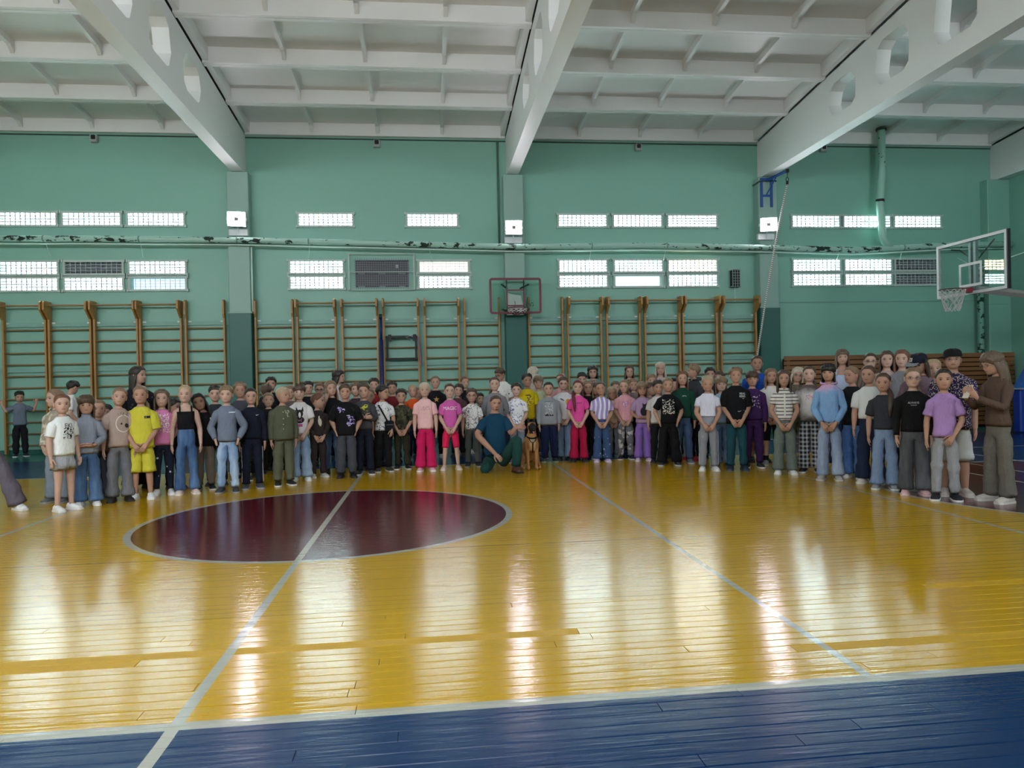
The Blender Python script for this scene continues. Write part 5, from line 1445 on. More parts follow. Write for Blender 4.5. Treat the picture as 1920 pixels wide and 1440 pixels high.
person('person in taupe T-shirt with white outline print and grey jeans', -5.704, -7.320, 1.375, 23.5, top=('tee', '#b39d95'), bot=('wide', '#6e6f78', 'denim', '#81828b'), shoe=('#1d1a1a', '#2b2828'), hair=('pull', 'bl'), arms='down', ht=8, prints=[('ring', '#e4dcd6', 0.035, 0, 0, (0.06, 0.075, 0.006)), ('ell', '#2c2626', 0.06, -0.02, 0.001, (0.014, 0.02, 0.2)), ('ell', '#2c2626', 0.02, 0.0, 0.001, (0.008, 0.008, 0)), ('scrib', '#6d5f5b', 0.03, 0.09, 0.01, (0.04, 0.012, 8))], b=0.9, seed=9)
person('person in long black patterned dress standing taller behind the yellow outfit', -5.866, -6.292, 1.651, 41.6, top=('long', '#15151d', 'specks', '#3d3f4d', '#2d3040'), bot=('wide', '#14141b'), shoe=('#1c1c20', '#3a3a3e'), hair=('long', 'dk'), adult=True, b=1.18, hy=38, hem=0.44, seed=10)
person('person in plain yellow T-shirt and matching yellow shorts, hands clasped', -5.485, -7.213, 1.389, 13.4, top=('bigtee', '#d3ca45'), bot=('shorts', '#d3ca45'), shoe=('#e6e6ea', '#e2e2e2'), hair=('lowtail', 'bl'), arms='clasp', skin='b', b=1.03, seed=3, prints=[('rect', '#1d2026', 0.065, 0.045, 0, (0.022, 0.011)), ('rect', '#8d8f95', 0.055, 0.045, 0.001, (0.004, 0.006))])
person('person in pink sleeveless top with white lettering print and navy bow leggings', -5.340, -6.915, 1.337, 15.4, top=('tee', '#d982b8'), bot=('slim', '#1b2033', 'specks', '#c9ccd6', '#c9ccd6'), shoe=('#e6e6ea', '#e2e2e2'), hair=('long', 'mb'), arms='behind', skin='c', prints=[('scrib', '#f2eaf2', 0, 0.0, 0.011, (0.062, 0.085, 110))], seed=12)
person('person in black behind the bow leggings, only top of head showing', -5.394, -6.354, 1.210, 44.8, top=('tee', '#17181d'), bot=('straight', '#15161c'), shoe=('#1c1c20', '#3a3a3e'), hair=('short', 'bk'), hy=30, seed=13)
person('person in black one-shoulder crop top and blue jeans', -5.059, -6.896, 1.385, 18.2, top=('croptank', '#111117'), bot=('flare', '#3f5d8b', 'denim', '#6484b0'), shoe=('#d8c2bf', '#e8e0dc'), hair=('tail', 'lb'), arms='down', skin='c', hy=-8, b=0.9, seed=14)
person('person in black T-shirt and brown cargo trousers leaning head aside', -4.944, -6.542, 1.275, 13.2, top=('bigtee', '#111216'), bot=('baggy', '#76695f'), shoe=('#1b1c22', '#d8d8d8'), hair=('longside', 'bk'), arms='behind', skin='d', ht=-16, hdx=-0.02, prints=[('scrib', '#e8e8e8', 0.07, 0.05, 0.012, (0.012, 0.02, 5))], seed=15)
person('person in dark grey, head just left of the grey-blue sweatshirt', -4.912, -6.114, 1.371, 12.6, top=('tee', '#3f424c'), bot=('straight', '#22252d'), shoe=('#1c1c20', '#3a3a3e'), hair=('short', 'dk'), skin='a', seed=16)
person('person in plain grey-blue sweatshirt and light jeans, hands in pockets', -4.556, -6.885, 1.368, 6.0, top=('sweat', '#737d92'), bot=('straight', '#8aa7cf', 'denim', '#bdd0ea'), shoe=('#33363c', '#8f9298'), hair=('short', 'bl'), arms='pocket', skin='c', hem=0.475, prints=[('rect', '#e4e6ea', 0.06, 0.075, 0, (0.026, 0.004))], b=0.92, seed=17)
person('person in dark grey T-shirt and patterned shorts behind grey-blue sweatshirt', -4.664, -5.759, 1.410, 11.2, top=('bigtee', '#4a4d57'), bot=('longshorts', '#2e3330', 'splash', '#5b6660'), shoe=('#1b1c22', '#d8d8d8'), hair=('quiff', 'bl'), skin='e', seed=18)
person('person with face half hidden behind the navy tracksuit', -4.679, -5.338, 1.314, 10.9, top=('tee', '#5b3c42'), bot=('straight', '#22252d'), shoe=('#1c1c20', '#3a3a3e'), hair=('pull', 'br'), seed=19)
person('person in navy tracksuit with white side stripes and white tick mark', -4.318, -6.602, 1.333, 15.6, top=('sweat', '#171c2e'), bot=('straight', '#181d30'), shoe=('#474b57', '#9a9ca4'), hair=('crew', 'dk'), arms='down', skin='a', stripe='#d8dae2', prints=[('check', '#eef0f4', 0.055, 0.055, 0.018, 0)], seed=20)
person('person with back turned, between the navy tracksuit and the olive jacket', -4.546, -4.585, 1.372, 159.7, top=('tee', '#1b1b20'), bot=('straight', '#1d2028'), shoe=('#1c1c20', '#3a3a3e'), hair=('quiff', 'br'), hy=20, seed=21)
person('taller person in black, head above the one with back turned', -4.599, -4.003, 1.496, 9.5, top=('tee', '#1c1c22'), bot=('straight', '#1d2028'), shoe=('#1c1c20', '#3a3a3e'), hair=('short', 'bk'), skin='e', seed=22)
person('person in black long-sleeve top between navy tracksuit and olive jacket', -4.437, -4.991, 1.247, 14.6, top=('long', '#1a1a1f'), bot=('straight', '#25281f'), shoe=('#23252f', '#70737c'), hair=('crew', 'bl'), skin='a', seed=23)
person('person in olive shirt jacket and olive cargo trousers looking aside', -3.947, -6.421, 1.337, 22.9, top=('jacket', '#565a49'), bot=('baggy', '#5d5f4e'), shoe=('#17181b', '#cfcfcf'), hair=('crew', 'lb'), arms='down', b=1.08, hy=38, skin='b', prints=[('scrib', '#a3a690', 0.03, 0.055, 0.01, (0.02, 0.03, 24)), ('ell', '#b8b8ac', -0.012, 0.07, 0.001, (0.005, 0.005, 0)), ('ell', '#b8b8ac', -0.012, 0.0, 0.001, (0.005, 0.005, 0)), ('ell', '#b8b8ac', -0.012, -0.06, 0.001, (0.005, 0.005, 0)), ('ell', '#b8b8ac', -0.012, -0.11, 0.001, (0.005, 0.005, 0))], seed=24)
person('person peeking out between the olive jacket and the dog-print T-shirt', -4.248, -4.269, 1.347, 8.4, top=('tee', '#6d5a5f'), bot=('straight', '#2a2d36'), shoe=('#1c1c20', '#3a3a3e'), hair=('short', 'bl'), seed=25)
person('person in white T-shirt with black dog print and pale jeans, hands clasped', -3.796, -5.986, 1.369, 7.9, top=('tee', '#e9e6ea'), bot=('wide', '#86a3cb', 'denim', '#a9c0de'), shoe=('#e6e6ea', '#e2e2e2'), hair=('bowl', 'br'), arms='clasp', skin='c', b=0.94, prints=[('ell', '#1b1a1f', 0.0, 0.015, 0.0, (0.034, 0.042, 0)), ('poly', '#1b1a1f', -0.025, 0.06, 0, [(-0.015, -0.02), (0.015, -0.02), (-0.008, 0.03)]), ('poly', '#1b1a1f', 0.025, 0.06, 0, [(-0.015, -0.02), (0.015, -0.02), (0.008, 0.03)]), ('ell', '#efe9ec', 0, 0.0, 0.002, (0.012, 0.03, 0)), ('ell', '#1b1a1f', 0, -0.055, 0, (0.045, 0.035, 0)), ('scrib', '#c98ba8', 0, -0.06, 0.008, (0.03, 0.02, 14)), ('rect', '#c65aa0', 0, -0.115, 0, (0.026, 0.014))], seed=26)
person('person in black T-shirt behind, between dog print and goose print', -4.016, -3.893, 1.412, 7.4, top=('tee', '#17181d'), bot=('straight', '#1d2028'), shoe=('#1c1c20', '#3a3a3e'), hair=('short', 'bk'), hy=10, seed=27)
person('person in glasses behind the goose sweatshirt', -3.881, -3.492, 1.391, 6.7, top=('tee', '#33313a'), bot=('straight', '#1d2028'), shoe=('#1c1c20', '#3a3a3e'), hair=('crew', 'rd'), specs='#20191b', hp=8, seed=28)
person('person in dark brown sweatsuit with a white goose print, looking back', -3.603, -5.661, 1.231, 20.9, top=('sweat', '#3d3536'), bot=('straight', '#382f31'), shoe=('#c9c5c2', '#dedede'), hair=('crew', 'rd'), arms='clasp', hy=62, prints=[('ell', '#ded6cb', 0.012, -0.01, 0, (0.02, 0.042, 0.12)), ('ell', '#ded6cb', 0.004, 0.045, 0, (0.008, 0.024, -0.1)), ('ell', '#1a1718', 0.002, 0.068, 0.001, (0.01, 0.01, 0)), ('rect', '#c88a3a', 0.02, -0.058, 0, (0.01, 0.004))], seed=29)
person('person in black T-shirt and jeans resting chin on one hand', -3.438, -5.314, 1.408, 6.0, top=('tee', '#141519'), bot=('straight', '#4b6287', 'denim', '#6a82a8'), shoe=('#1c1c20', '#3a3a3e'), hair=('longside', 'bl'), arms=('down', 'chin'), ht=-8, hy=18, seed=30)
person('taller person in white and black top behind, looking to the right', -3.596, -3.159, 1.606, 35.6, top=('tee', '#cfc8c8'), bot=('straight', '#1d2028'), shoe=('#1c1c20', '#3a3a3e'), hair=('bob', 'dk'), adult=True, hy=42, b=1.1, seed=31)
person('person in black T-shirt with purple figure prints and dark grey joggers', -3.177, -5.810, 1.355, 5.2, top=('bigtee', '#111116'), bot=('baggy', '#474a53'), shoe=('#15161a', '#26272b'), hair=('short', 'br'), arms='pocket', b=1.12, skin='b', prints=[('scrib', '#9c86cf', -0.045, 0.055, 0.017, (0.028, 0.03, 12)), ('scrib', '#d9d2ee', -0.045, 0.055, 0.011, (0.035, 0.035, 8)), ('scrib', '#9c86cf', 0.055, -0.075, 0.019, (0.032, 0.05, 16)), ('scrib', '#d9d2ee', 0.05, -0.075, 0.012, (0.036, 0.055, 10)), ('scrib', '#2f4a3a', 0.085, 0.06, 0.012, (0.02, 0.02, 6))], seed=32)
person('person half hidden behind, between purple print and yellow graffiti print', -3.146, -4.584, 1.376, 4.6, top=('tee', '#4a3d42'), bot=('straight', '#1d2028'), shoe=('#1c1c20', '#3a3a3e'), hair=('short', 'mb'), seed=33)
person('person in charcoal top with yellow graffiti print, arms crossed', -2.944, -5.512, 1.357, 4.1, top=('long', '#46464d'), bot=('straight', '#1b2031'), shoe=('#2f3645', '#c9c9c9'), hair=('quiff', 'br'), arms='cross', b=1.08, prints=[('poly', '#c3c336', -0.005, 0.06, 0, [(-0.05, -0.02), (-0.02, 0.0), (0.02, 0.035), (0.05, 0.03), (0.045, 0.0), (0.0, -0.015), (0.02, -0.03)]), ('poly', '#c3c336', -0.02, -0.01, 0.0, [(-0.04, 0.0), (-0.02, 0.03), (0.0, 0.0), (0.02, -0.02), (0.03, -0.06), (0.0, -0.045), (-0.03, -0.03)]), ('scrib', '#8d8f30', 0.0, 0.02, 0.014, (0.05, 0.06, 7))], seed=34)
person('person in red top behind, head left of the blue post', -2.881, -4.240, 1.442, 3.5, top=('tee', '#8f2630'), bot=('straight', '#1d2028'), shoe=('#1c1c20', '#3a3a3e'), hair=('short', 'dk'), seed=35)
person('person behind with chin at the shoulder of the graffiti print', -2.906, -4.949, 1.271, 3.8, top=('tee', '#a04a50'), bot=('straight', '#1d2028'), shoe=('#1c1c20', '#3a3a3e'), hair=('pull', 'bl'), seed=36)
person('person in white sketch-print T-shirt with black sling bag, looking right', -2.687, -5.238, 1.326, 13.0, top=('tee', '#e9e9ee', 'sketch', '#5b6078', '#7d829a'), bot=('baggy', '#131418'), shoe=('#3a3c3a', '#b9b9b4'), hair=('short', 'bk'), arms=('bag', 'down'), hy=50, skin='b', seed=37, extra=sling_extra)
person('person in dark red T-shirt behind the camouflage T-shirt', -2.600, -3.908, 1.382, 2.4, top=('tee', '#6d1d24'), bot=('straight', '#1d2028'), shoe=('#1c1c20', '#3a3a3e'), hair=('short', 'dk'), skin='b', seed=38)
person('person in camouflage T-shirt and dark olive trousers, hands clasped', -2.406, -4.993, 1.260, 1.8, top=('bigtee', '#454637', 'camo', '#2b2c22', '#5d5a44'), bot=('straight', '#34352a'), shoe=('#14161e', '#d5d5d5'), hair=('short', 'dk'), arms='clasp', skin='a', seed=39)
person('person in orange T-shirt and dark jeans beside the hot pink trousers', -2.253, -3.658, 1.319, 1.1, top=('tee', '#d6531f'), bot=('straight', '#232c47'), shoe=('#6d7078', '#b9b9b9'), hair=('crew', 'lb'), skin='b', hy=-8, seed=40)
person('person with face half hidden behind the pale pink T-shirt', -2.160, -3.164, 1.257, 0.7, top=('tee', '#9a5a50'), bot=('straight', '#1d2028'), shoe=('#1c1c20', '#3a3a3e'), hair=('crew', 'bl'), seed=41)
person('person in pale pink T-shirt and hot pink wide trousers', -2.034, -5.354, 1.354, 0.4, top=('tee', '#efbfc2'), bot=('wide', '#cf1f63'), shoe=('#e0a9bd', '#ececec'), hair=('tail', 'wb'), arms='down', skin='c', prints=[('scrib', '#b98a9c', 0, 0.03, 0.008, (0.05, 0.022, 34)), ('scrib', '#d79fae', 0, -0.03, 0.006, (0.035, 0.008, 12))], seed=42)
person('person in black T-shirt with gold star behind the two pink T-shirts', -1.857, -3.478, 1.462, -0.3, top=('tee', '#131318'), bot=('straight', '#131318'), shoe=('#e6e6ea', '#e2e2e2'), hair=('pull', 'bl'), prints=[('star', '#b98a4a', 0.01, 0.03, 0.04, 0)], seed=43)
person('person in magenta T-shirt lettered MAGIC and pink cycling shorts', -1.650, -5.288, 1.329, -1.2, top=('tee', '#d05fae'), bot=('bike', '#e3245c'), shoe=('#cdbab2', '#d9d0cc'), hair=('pull', 'br'), arms='clasp', skin='c', st=0.03, b=0.93, prints=[('text', '#f6f0f6', 0, 0.035, 0.165, 'MAGIC')], seed=44)
person('person in plum T-shirt behind, right of the MAGIC T-shirt', -1.463, -3.307, 1.310, -1.6, top=('tee', '#5b3b3f'), bot=('straight', '#1d2028'), shoe=('#1c1c20', '#3a3a3e'), hair=('short', 'dk'), ht=12, seed=45)
person('person in dark patterned top behind, right of the black star T-shirt', -1.306, -2.890, 1.446, -2.1, top=('tee', '#23222a', 'specks', '#8f8a98', '#5d5866'), bot=('slim', '#1b1b22', 'specks', '#7b7a85', '#55545e'), shoe=('#e6e6ea', '#e2e2e2'), hair=('pull', 'rd'), hy=15, seed=46)
person('person in glasses and white doodle T-shirt with grey trousers', -1.295, -4.971, 1.244, -2.5, top=('tee', '#e8e8e8', 'sketch', '#4a4a55', '#8b8b96'), bot=('straight', '#4d5250'), shoe=('#23252b', '#8f8f8f'), hair=('short', 'br'), specs='#3a2a28', arms='down', b=0.97, seed=47)
person('person in maroon behind, right of the glasses and doodle T-shirt', -1.021, -2.573, 1.124, -3.0, top=('tee', '#5d2a30'), bot=('straight', '#1d2028'), shoe=('#1c1c20', '#3a3a3e'), hair=('short', 'dk'), hy=25, seed=48)
person('person in grey sweatshirt standing behind the kneeling person', -0.909, -4.787, 1.416, -4.0, top=('sweat', '#7f8089'), bot=('straight', '#4a4d58'), shoe=('#6d7078', '#b9b9b9'), hair=('lowtail', 'br'), arms='behind', skin='c', b=1.1, seed=4, prints=[('text', '#3a3d46', 0.02, 0.05, 0.075, "YOU'RE"), ('scrib', '#4d5059', 0.02, -0.0, 0.01, (0.04, 0.02, 14))])
person('tall person in glasses and white T-shirt with blue prints, looking down', -0.627, -3.186, 1.598, -19.5, top=('tee', '#e9e6e4', 'specks', '#39476b', '#39476b'), bot=('straight', '#3a4a63'), shoe=('#6d7078', '#b9b9b9'), hair=('short', 'br'), specs='#1e1b20', hy=-28, hp=22, skin='b', seed=50)
person('person in white blue-scribble T-shirt with dark collar, hands near the dog', -0.539, -4.667, 1.313, -5.3, top=('tee', '#eeedf4', 'sketch', '#6a6ea6', '#8e90b8'), bot=('straight', '#8596ad'), shoe=('#6d7078', '#b9b9b9'), hair=('short', 'dk'), arms='clasp', skin='c', seed=51)
person('person in bright yellow T-shirt with dark picture print behind the dog', -0.318, -4.363, 1.461, 6.0, top=('tee', '#e3c81e'), bot=('longshorts', '#161518'), shoe=('#1b1c22', '#d8d8d8'), hair=('quiff', 'bk'), skin='d', arms='down', prints=[('scrib', '#3b3a36', 0.02, 0.0, 0.015, (0.038, 0.055, 30)), ('rect', '#3b3a36', -0.005, 0.075, 0, (0.03, 0.006)), ('scrib', '#c9a9a0', 0.02, 0.03, 0.01, (0.03, 0.02, 6))], seed=52)
person('person in pale hooded top turned away behind the yellow T-shirt', -0.107, -3.657, 1.588, 133.6, top=('hood', '#cfc4bb'), bot=('straight', '#8a7f7a'), shoe=('#e6e6ea', '#e2e2e2'), hair=('bangs', 'wb'), hy=20, adult=True, seed=53)
person('person in pale green T-shirt and black trousers behind the dog', -0.085, -4.078, 1.422, -6.7, top=('tee', '#b9c3a0'), bot=('straight', '#17171b'), shoe=('#1b1c22', '#d8d8d8'), hair=('bowl', 'bl'), skin='a', seed=54)
person('person in open grey hoodie over black scribble T-shirt, navy trousers', -0.005, -4.669, 1.319, -7.3, top=('jacket', '#8f939c'), bot=('baggy', '#182044'), shoe=('#2d3a3a', '#8aa08c'), hair=('crew', 'dk'), arms='down', b=1.12, skin='a', prints=[('rect', '#16171d', 0, -0.01, 0, (0.05, 0.088)), ('scrib', '#c9c9cc', 0, -0.01, 0.009, (0.046, 0.08, 90))], seed=55)
person('person in white T-shirt with yellow bird print and pale jeans, glasses', 0.290, -4.432, 1.394, -8.3, top=('tee', '#dfe0e6'), bot=('wide', '#7288a8', 'denim', '#93a8c4'), shoe=('#23262b', '#4a4d52'), hair=('short', 'br'), specs='#7a5a58', arms='clasp', b=1.08, skin='c', prints=[('ell', '#d9a91e', 0.05, 0.02, 0, (0.03, 0.035, 0)), ('ell', '#c94a2c', 0.075, 0.035, 0.001, (0.012, 0.01, 0)), ('ell', '#5a5f6a', -0.02, 0.05, 0, (0.03, 0.008, -0.5))], seed=56)
person('person in pink top behind, left of the hot pink T-shirt', 0.336, -3.979, 1.461, -28.2, top=('tee', '#d79aa3'), bot=('straight', '#3a3d46'), shoe=('#6d7078', '#b9b9b9'), hair=('crew', 'rd'), seed=57)
person('person in plain hot pink T-shirt and crimson wide trousers', 0.461, -4.808, 1.336, -9.2, top=('tee', '#e0509f'), bot=('wide', '#b01746'), shoe=('#1c1c20', '#3a3a3e'), hair=('fronttail', 'cr'), arms='clasp', skin='c', b=0.92, tail_side=-1, prints=[('rect', '#7d2a5a', 0.015, 0.045, 0, (0.03, 0.004))], seed=58)
person('person behind the hot pink T-shirt, head lowered', 0.798, -3.546, 1.476, -9.4, top=('tee', '#4a4550'), bot=('straight', '#22252d'), shoe=('#1c1c20', '#3a3a3e'), hair=('short', 'bk'), hp=10, seed=59)
person('taller person in glasses and patterned top behind the all black outfit', 1.077, -3.195, 1.595, -10.1, top=('tee', '#8b7a72', 'floral', '#c3b5ab', '#5b4f4a'), bot=('straight', '#2b2b33'), shoe=('#1c1c20', '#3a3a3e'), hair=('bob', 'dk'), adult=True, specs='#3a2424', b=1.1, seed=60)
person('person in all black with white shoes between hot pink and lilac tops', 0.692, -4.522, 1.322, -9.8, top=('long', '#15151a'), bot=('straight', '#15151a'), shoe=('#d8cfd6', '#e6e0e4'), hair=('long', 'bl'), arms='down', skin='a', seed=61)
person('person half hidden behind, left of the lilac striped blouse', 0.979, -3.946, 1.279, -10.4, top=('tee', '#6b5550'), bot=('straight', '#22252d'), shoe=('#1c1c20', '#3a3a3e'), hair=('bob', 'br'), seed=62)
person('person in lilac and white striped blouse and star-dotted jeans, hands clasped', 0.827, -4.919, 1.310, -10.6, top=('croptee', '#a795d6', 'vstripes', '#e6e4f0'), bot=('wide', '#3d5680', 'specks', '#b9c6dc', '#8ea2c4'), shoe=('#b9a9cf', '#ded6ea'), hair=('lowtail', 'br'), arms='clasp', skin='b', ht=-8, seed=6, hem=0.53)
person('person in cream top and grey trousers between lilac blouse and heart T-shirt', 1.170, -4.330, 1.212, -11.3, top=('tee', '#dcc39c'), bot=('wide', '#7b7d85'), shoe=('#cfc9c4', '#dedede'), hair=('long', 'lb'), arms='clasp', skin='b', b=0.9, ht=-8, seed=64)
person('person behind, head just above the cream top', 1.368, -3.750, 1.299, -11.5, top=('tee', '#4d434a'), bot=('straight', '#22252d'), shoe=('#1c1c20', '#3a3a3e'), hair=('short', 'mb'), seed=65)
person('person in pink T-shirt with heart print and grey splash-print trousers', 1.283, -4.687, 1.328, -12.1, top=('tee', '#e5a9b6'), bot=('straight', '#75747a', 'splash', '#c9c5c6'), shoe=('#2a2430', '#cfcfcf'), hair=('lowtail', 'bl'), arms='clasp', skin='a', b=1.06, hy=-14, seed=3, prints=[('heart', '#c98fb4', 0, 0.02, 0.05, 0), ('scrib', '#efe6ee', 0, 0.02, 0.01, (0.022, 0.02, 14))])
person('tall person standing behind the heart T-shirt', 1.803, -3.121, 1.583, -12.4, top=('tee', '#5d5560'), bot=('straight', '#22252d'), shoe=('#1c1c20', '#3a3a3e'), hair=('longside', 'br'), skin='a', seed=67)
person('person behind, head just right of the heart T-shirt', 1.761, -3.544, 1.340, -12.6, top=('tee', '#7b6f74'), bot=('straight', '#22252d'), shoe=('#1c1c20', '#3a3a3e'), hair=('short', 'bl'), seed=68)
person('person in glasses, lilac T-shirt with cat print and lavender trousers', 1.494, -4.994, 1.288, -13.1, top=('tee', '#b495be'), bot=('wide', '#8c6bc0'), shoe=('#c9b4cf', '#e2d8e6'), hair=('bangs', 'bl'), specs='#5a3a36', arms='waist', skin='b', prints=[('ell', '#201d26', 0.01, -0.05, 0, (0.04, 0.055, 0)), ('ell', '#201d26', 0.02, 0.02, 0, (0.024, 0.024, 0)), ('poly', '#201d26', 0.005, 0.045, 0, [(-0.012, -0.01), (0.008, -0.01), (-0.006, 0.02)]), ('poly', '#201d26', 0.035, 0.045, 0, [(-0.008, -0.01), (0.012, -0.01), (0.006, 0.02)])], seed=69)
person('person in profile behind, between lavender trousers and black T-shirt', 1.760, -4.531, 1.273, 6.4, top=('tee', '#9a8a92'), bot=('wide', '#8d8f96'), shoe=('#6d7078', '#b9b9b9'), hair=('lowtail', 'br'), hy=40, seed=70)
person('person in white T-shirt and black trousers looking over from behind', 1.651, -5.320, 1.310, -14.1, top=('tee', '#d3cdcc'), bot=('straight', '#18191d'), shoe=('#1c1c20', '#3a3a3e'), hair=('short', 'dk'), skin='b', hy=10, seed=71)
person('person in black T-shirt with white map print and black wide trousers', 1.693, -5.697, 1.350, -14.7, top=('tee', '#121216'), bot=('wide', '#131318'), shoe=('#2c3036', '#b9b9b9'), hair=('crew', 'bl'), arms='pocket', skin='b', stripe='#8d9096', st=0.035, prints=[('scrib', '#d8d4d0', 0, -0.01, 0.012, (0.062, 0.08, 85))], seed=72)
person('person in slate T-shirt behind, between cat print and black map print', 1.928, -4.118, 1.410, -13.7, top=('tee', '#56606b'), bot=('straight', '#22252d'), shoe=('#1c1c20', '#3a3a3e'), hair=('short', 'bl'), seed=73)
person('tall person in pale beige top at the back against the wall bars', 2.194, -3.783, 1.629, -14.2, top=('tee', '#b9a9a3'), bot=('straight', '#33333b'), shoe=('#1c1c20', '#3a3a3e'), hair=('longside', 'wb'), adult=True, skin='a', seed=74)
person('person half hidden behind, between black map T-shirt and green sweatshirt', 2.109, -4.775, 1.337, -15.1, top=('tee', '#3a333b'), bot=('straight', '#22252d'), shoe=('#1c1c20', '#3a3a3e'), hair=('short', 'bk'), seed=75)
person('person in dark green sweatshirt and jeans', 2.000, -5.483, 1.445, -15.5, top=('sweat', '#1d4a3c'), bot=('straight', '#45597c'), shoe=('#6d7078', '#b9b9b9'), hair=('longside', 'rd'), skin='a', prints=[('scrib', '#c9d2cc', 0.02, 0.05, 0.006, (0.035, 0.008, 16))], seed=76)
person('person in dark hoodie fading to yellow, turned to the left, red shoes', 2.304, -5.160, 1.557, -71.2, top=('hood', '#3c3f45', 'fade', '#b9b02a'), bot=('straight', '#141519'), shoe=('#8f1f2c', '#a8303c'), hair=('quiff', 'bl'), arms='down', hy=-30, skin='b', seed=77)
person('person in white crop top and light grey joggers, hands clasped', 2.029, -6.457, 1.369, -17.0, top=('crop', '#dcdcf0'), bot=('straight', '#8f929e'), shoe=('#e6e6ea', '#e2e2e2'), hair=('lowtail', 'lb'), arms='clasp', skin='b', seed=5, hp=8, stripe='#d8d8dc', hem=0.575)
person('person in navy T-shirt behind, head above the white crop top', 2.677, -4.917, 1.502, -17.2, top=('tee', '#22283c'), bot=('straight', '#22252d'), shoe=('#1c1c20', '#3a3a3e'), hair=('short', 'bk'), seed=79)
person('person in pale blue shirt and torn jeans between crop top and black T-shirt', 2.406, -6.044, 1.349, -17.8, top=('tee', '#9fb3d0'), bot=('wide', '#54698d', 'denim', '#7b8fb0'), shoe=('#2d3b57', '#6d7890'), hair=('bangs', 'bl'), skin='c', seed=80)
person('person looking left behind the pale blue shirt', 2.972, -4.596, 1.439, -17.7, top=('tee', '#3d3540'), bot=('straight', '#22252d'), shoe=('#1c1c20', '#3a3a3e'), hair=('short', 'br'), hy=-20, seed=81)
person('person in black T-shirt lettered REAL REBEL and teal trousers', 2.434, -6.509, 1.476, -18.7, top=('bigtee', '#121217'), bot=('straight', '#1f4a57'), shoe=('#25303f', '#3d4a5a'), hair=('quiff', 'bl'), arms='clasp', skin='b', b=1.04, prints=[('text', '#e2e2e6', 0.06, 0.065, 0.06, 'REAL'), ('text', '#e2e2e6', 0.06, 0.035, 0.064, 'REBEL'), ('check', '#e2e2e6', 0.07, 0.012, 0.014, 0), ('check', '#e2e2e6', 0.03, -0.13, 0.022, 0), ('scrib', '#e2e2e6', 0.08, -0.135, 0.01, (0.02, 0.014, 6))], seed=82)
person('person in purple sweatsuit with white framed print', 2.782, -6.288, 1.419, -19.6, top=('sweat', '#43245c'), bot=('jogger', '#3d2154'), shoe=('#2a2a30', '#d9d9d9'), hair=('bowl', 'br'), arms='down', skin='b', b=1.08, prints=[('frame', '#d9d3de', 0.02, 0.0, 0, (0.05, 0.07, 0.005)), ('scrib', '#d9d3de', 0.02, 0.0, 0.012, (0.036, 0.055, 20))], seed=83)
person('person in royal blue jacket and grey shorts beside the green pillar', 3.150, -5.663, 1.663, -19.9, top=('jacket', '#1f4aa6'), bot=('longshorts', '#787d88'), shoe=('#1c1c20', '#3a3a3e'), hair=('pull', 'br'), adult=True, skin='d', b=1.08, seed=84)
person('person in white T-shirt and black cycling shorts with dark socks', 3.168, -6.088, 1.454, -20.6, top=('tee', '#e0dad8'), bot=('bike', '#131317'), shoe=('#8d8f94', '#b9b9b9'), hair=('longside', 'bl'), arms='clasp', skin='e', socks=('#17171b', 0.5), hy=6, seed=85)
person('person in white polo with dark stripes and grey-green flared trousers', 2.860, -7.106, 1.420, -21.3, top=('polo', '#e4e0dc', 'stripes', '#4a4450'), bot=('wide', '#6c7672'), shoe=('#e6e6ea', '#e2e2e2'), hair=('longside', 'br'), arms='clasp', skin='b', hem=0.52, b=0.93, seed=86)
person('person in glasses and olive top behind, right of the striped polo', 3.591, -6.059, 1.463, -22.0, top=('tee', '#6b6656'), bot=('straight', '#4f5540'), shoe=('#1c1c20', '#3a3a3e'), hair=('bob', 'wb'), specs='#3a2c2c', skin='a', ht=10, seed=87)
person('person in white tie-dye T-shirt with pink lettering and plaid trousers', 3.284, -7.005, 1.473, -30.7, top=('tee', '#dcd8d8', 'tiedye', '#5b5a58', '#6b5a5c'), bot=('wide', '#23252b', 'plaid', '#b9bbc0'), shoe=('#1a1b1f', '#d5d5d5'), hair=('lowtail', 'br'), arms='behind', skin='c', seed=3, prints=[('scrib', '#d65f92', 0.01, 0.02, 0.008, (0.05, 0.022, 40))])
person('person in pale blue and pink tied hoodie and pale cargo jeans', 3.132, -7.766, 1.487, -31.8, top=('hood', '#86aede', 'pastel', '#d3a9cf'), bot=('wide', '#8f9fbf', 'denim', '#aebbd6'), shoe=('#a9a6a4', '#c9c4c0'), hair=('bangs', 'bk'), arms='clasp', skin='b', hy=-6, b=0.86, seed=89)
person('tall person in pale blue strap top standing behind the tied hoodie', 3.934, -6.736, 1.704, -24.5, top=('tank', '#bcc9e8'), bot=('wide', '#3f5a86'), shoe=('#e6e6ea', '#e2e2e2'), hair=('fringe_long', 'mb'), skin='a', arms='behind', seed=90)
person('person in black T-shirt and blue flared jeans, looking to the left', 3.496, -7.692, 1.448, -50.0, top=('tee', '#15161b'), bot=('wide', '#44659a', 'denim', '#5d7fb4'), shoe=('#e6e6ea', '#e2e2e2'), hair=('tail', 'bl'), arms='behind', skin='e', hy=-22, seed=91)
person('person in white T-shirt with faint pink motif and navy wide trousers', 3.448, -8.141, 1.452, -35.9, top=('croptee', '#d9dbdd'), bot=('wide', '#1f2942'), shoe=('#cfc9c4', '#dedede'), hair=('lowtail', 'br'), arms='down', skin='b', hy=-14, seed=4, hem=0.55, prints=[('scrib', '#dba4b0', 0.02, 0.03, 0.012, (0.025, 0.028, 9))])
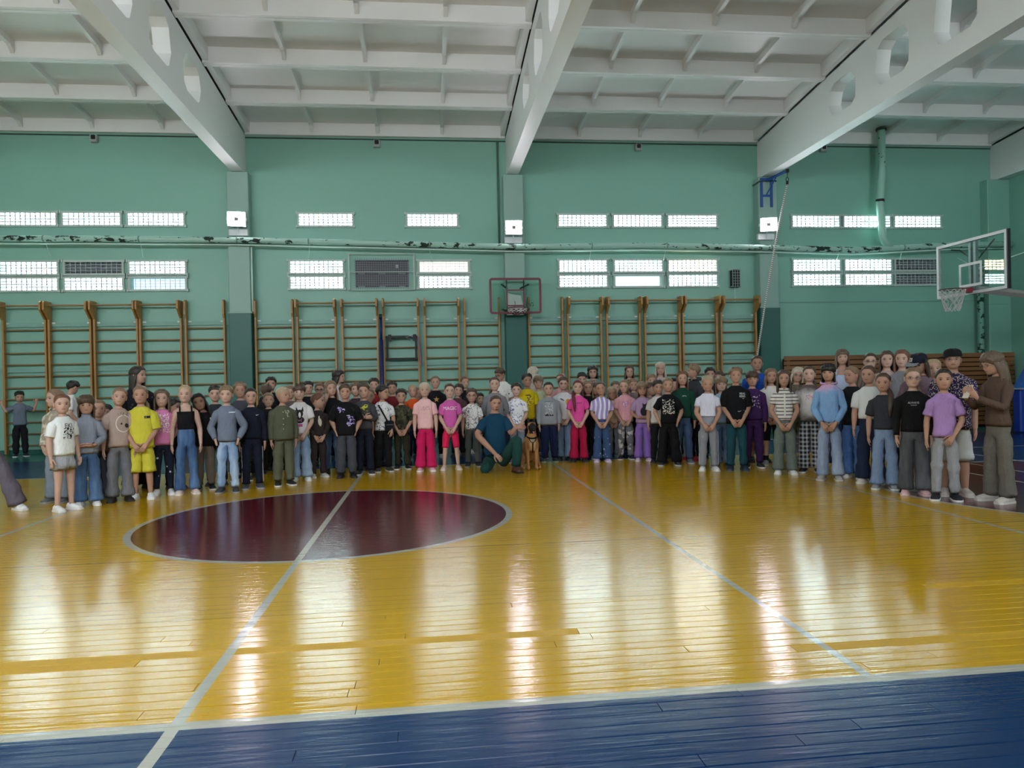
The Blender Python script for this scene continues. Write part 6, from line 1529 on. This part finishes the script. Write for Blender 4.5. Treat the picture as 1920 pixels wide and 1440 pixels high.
person('person in charcoal T-shirt and pale blue trousers with dark side stripes', 3.336, -8.599, 1.357, -32.6, top=('croptee', '#34353d'), bot=('wide', '#7f95b8'), shoe=('#8f8f96', '#dedede'), hair=('fronttail', 'br'), arms='down', skin='b', hy=-8, stripe='#232a45xx', hem=0.52, tail_side=1, b=0.92, seed=93)
person('person in glasses behind, above the white T-shirt with pink motif', 4.106, -7.130, 1.632, -25.9, top=('tee', '#7b7480'), bot=('straight', '#2b2e38'), shoe=('#1c1c20', '#3a3a3e'), hair=('pull', 'br'), specs='#3a3236', skin='c', seed=94)
person('person in beige top behind, above the charcoal T-shirt', 4.066, -7.561, 1.644, -26.7, top=('tee', '#b39c97'), bot=('straight', '#2b2e38'), shoe=('#1c1c20', '#3a3a3e'), hair=('long', 'br'), skin='c', seed=95)
person('person in light grey top behind the black long-sleeve top', 4.000, -7.989, 1.641, -27.5, top=('tee', '#8b8b93'), bot=('straight', '#2b2e38'), shoe=('#1c1c20', '#3a3a3e'), hair=('long', 'rd'), skin='c', hy=-16, seed=96)
person('person in glasses, black long-sleeve top and dark grey jeans, pink shoes', 3.390, -9.050, 1.410, -28.0, top=('long', '#101013'), bot=('wide', '#4f5157', 'denim', '#66686e'), shoe=('#dcb0b4', '#e0c4c6'), hair=('lowtail', 'bl'), arms='down', skin='c', b=1.05, specs='#6b4a52', seed=3, prints=[('text', '#c9c9cc', -0.005, 0.045, 0.08, 'ALWAYS'), ('rect', '#8b8b90', -0.005, 0.025, 0, (0.022, 0.0025))])
person('person in grey and navy trucker cap and mauve T-shirt', 3.693, -8.772, 1.582, -28.4, top=('bigtee', '#7b6470'), bot=('longshorts', '#7c8798'), shoe=('#e6e6ea', '#e2e2e2'), hair=('long', 'br'), skin='b', hat=('#1d2130', '#8b8b92', '#b9b4ac', -0.5), hy=-30, hp=18, arms='behind', seed=98)
person('person half hidden behind, between the two caps', 4.112, -8.407, 1.512, -29.0, top=('tee', '#8f7f82'), bot=('straight', '#2b2e38'), shoe=('#1c1c20', '#3a3a3e'), hair=('pull', 'lb'), seed=99)
person('person in lilac T-shirt and light grey sweatpants, black and white trainers', 3.474, -9.432, 1.389, -33.5, top=('tee', '#b18cc9'), bot=('baggy', '#9b9ca4'), shoe=('#1a1c22', '#e4e4e4'), hair=('pull', 'dk'), arms=('clasp', 'down'), skin='b', b=0.84, seed=100)
person('person in black cap, glasses and dark floral blouse with white shorts', 3.758, -9.201, 1.605, -29.9, top=('bigtee', '#33264a', 'floral', '#c9c3a9', '#8d6fb0'), bot=('shorts', '#d6d8d8'), shoe=('#d9c9c4', '#e6dcd8'), hair=('short', 'mb'), arms='down', specs='#8a6d70', skin='b', b=1.14, hat=('#15151a', '#15151a', None, -1.3), hy=-4, seed=101)
person('person in brown long-sleeve top and grey trousers holding a phone', 3.890, -9.668, 1.571, -83.9, top=('long', '#5f4c42'), bot=('wide', '#6f6a64'), shoe=('#cbc3bd', '#dcd6d0'), hair=('fringe_long', 'mb'), arms='phone', skin='a', adult=True, hy=-12, hp=20, b=0.9, specs='#8a7068', seed=102, extra=phone_extra)
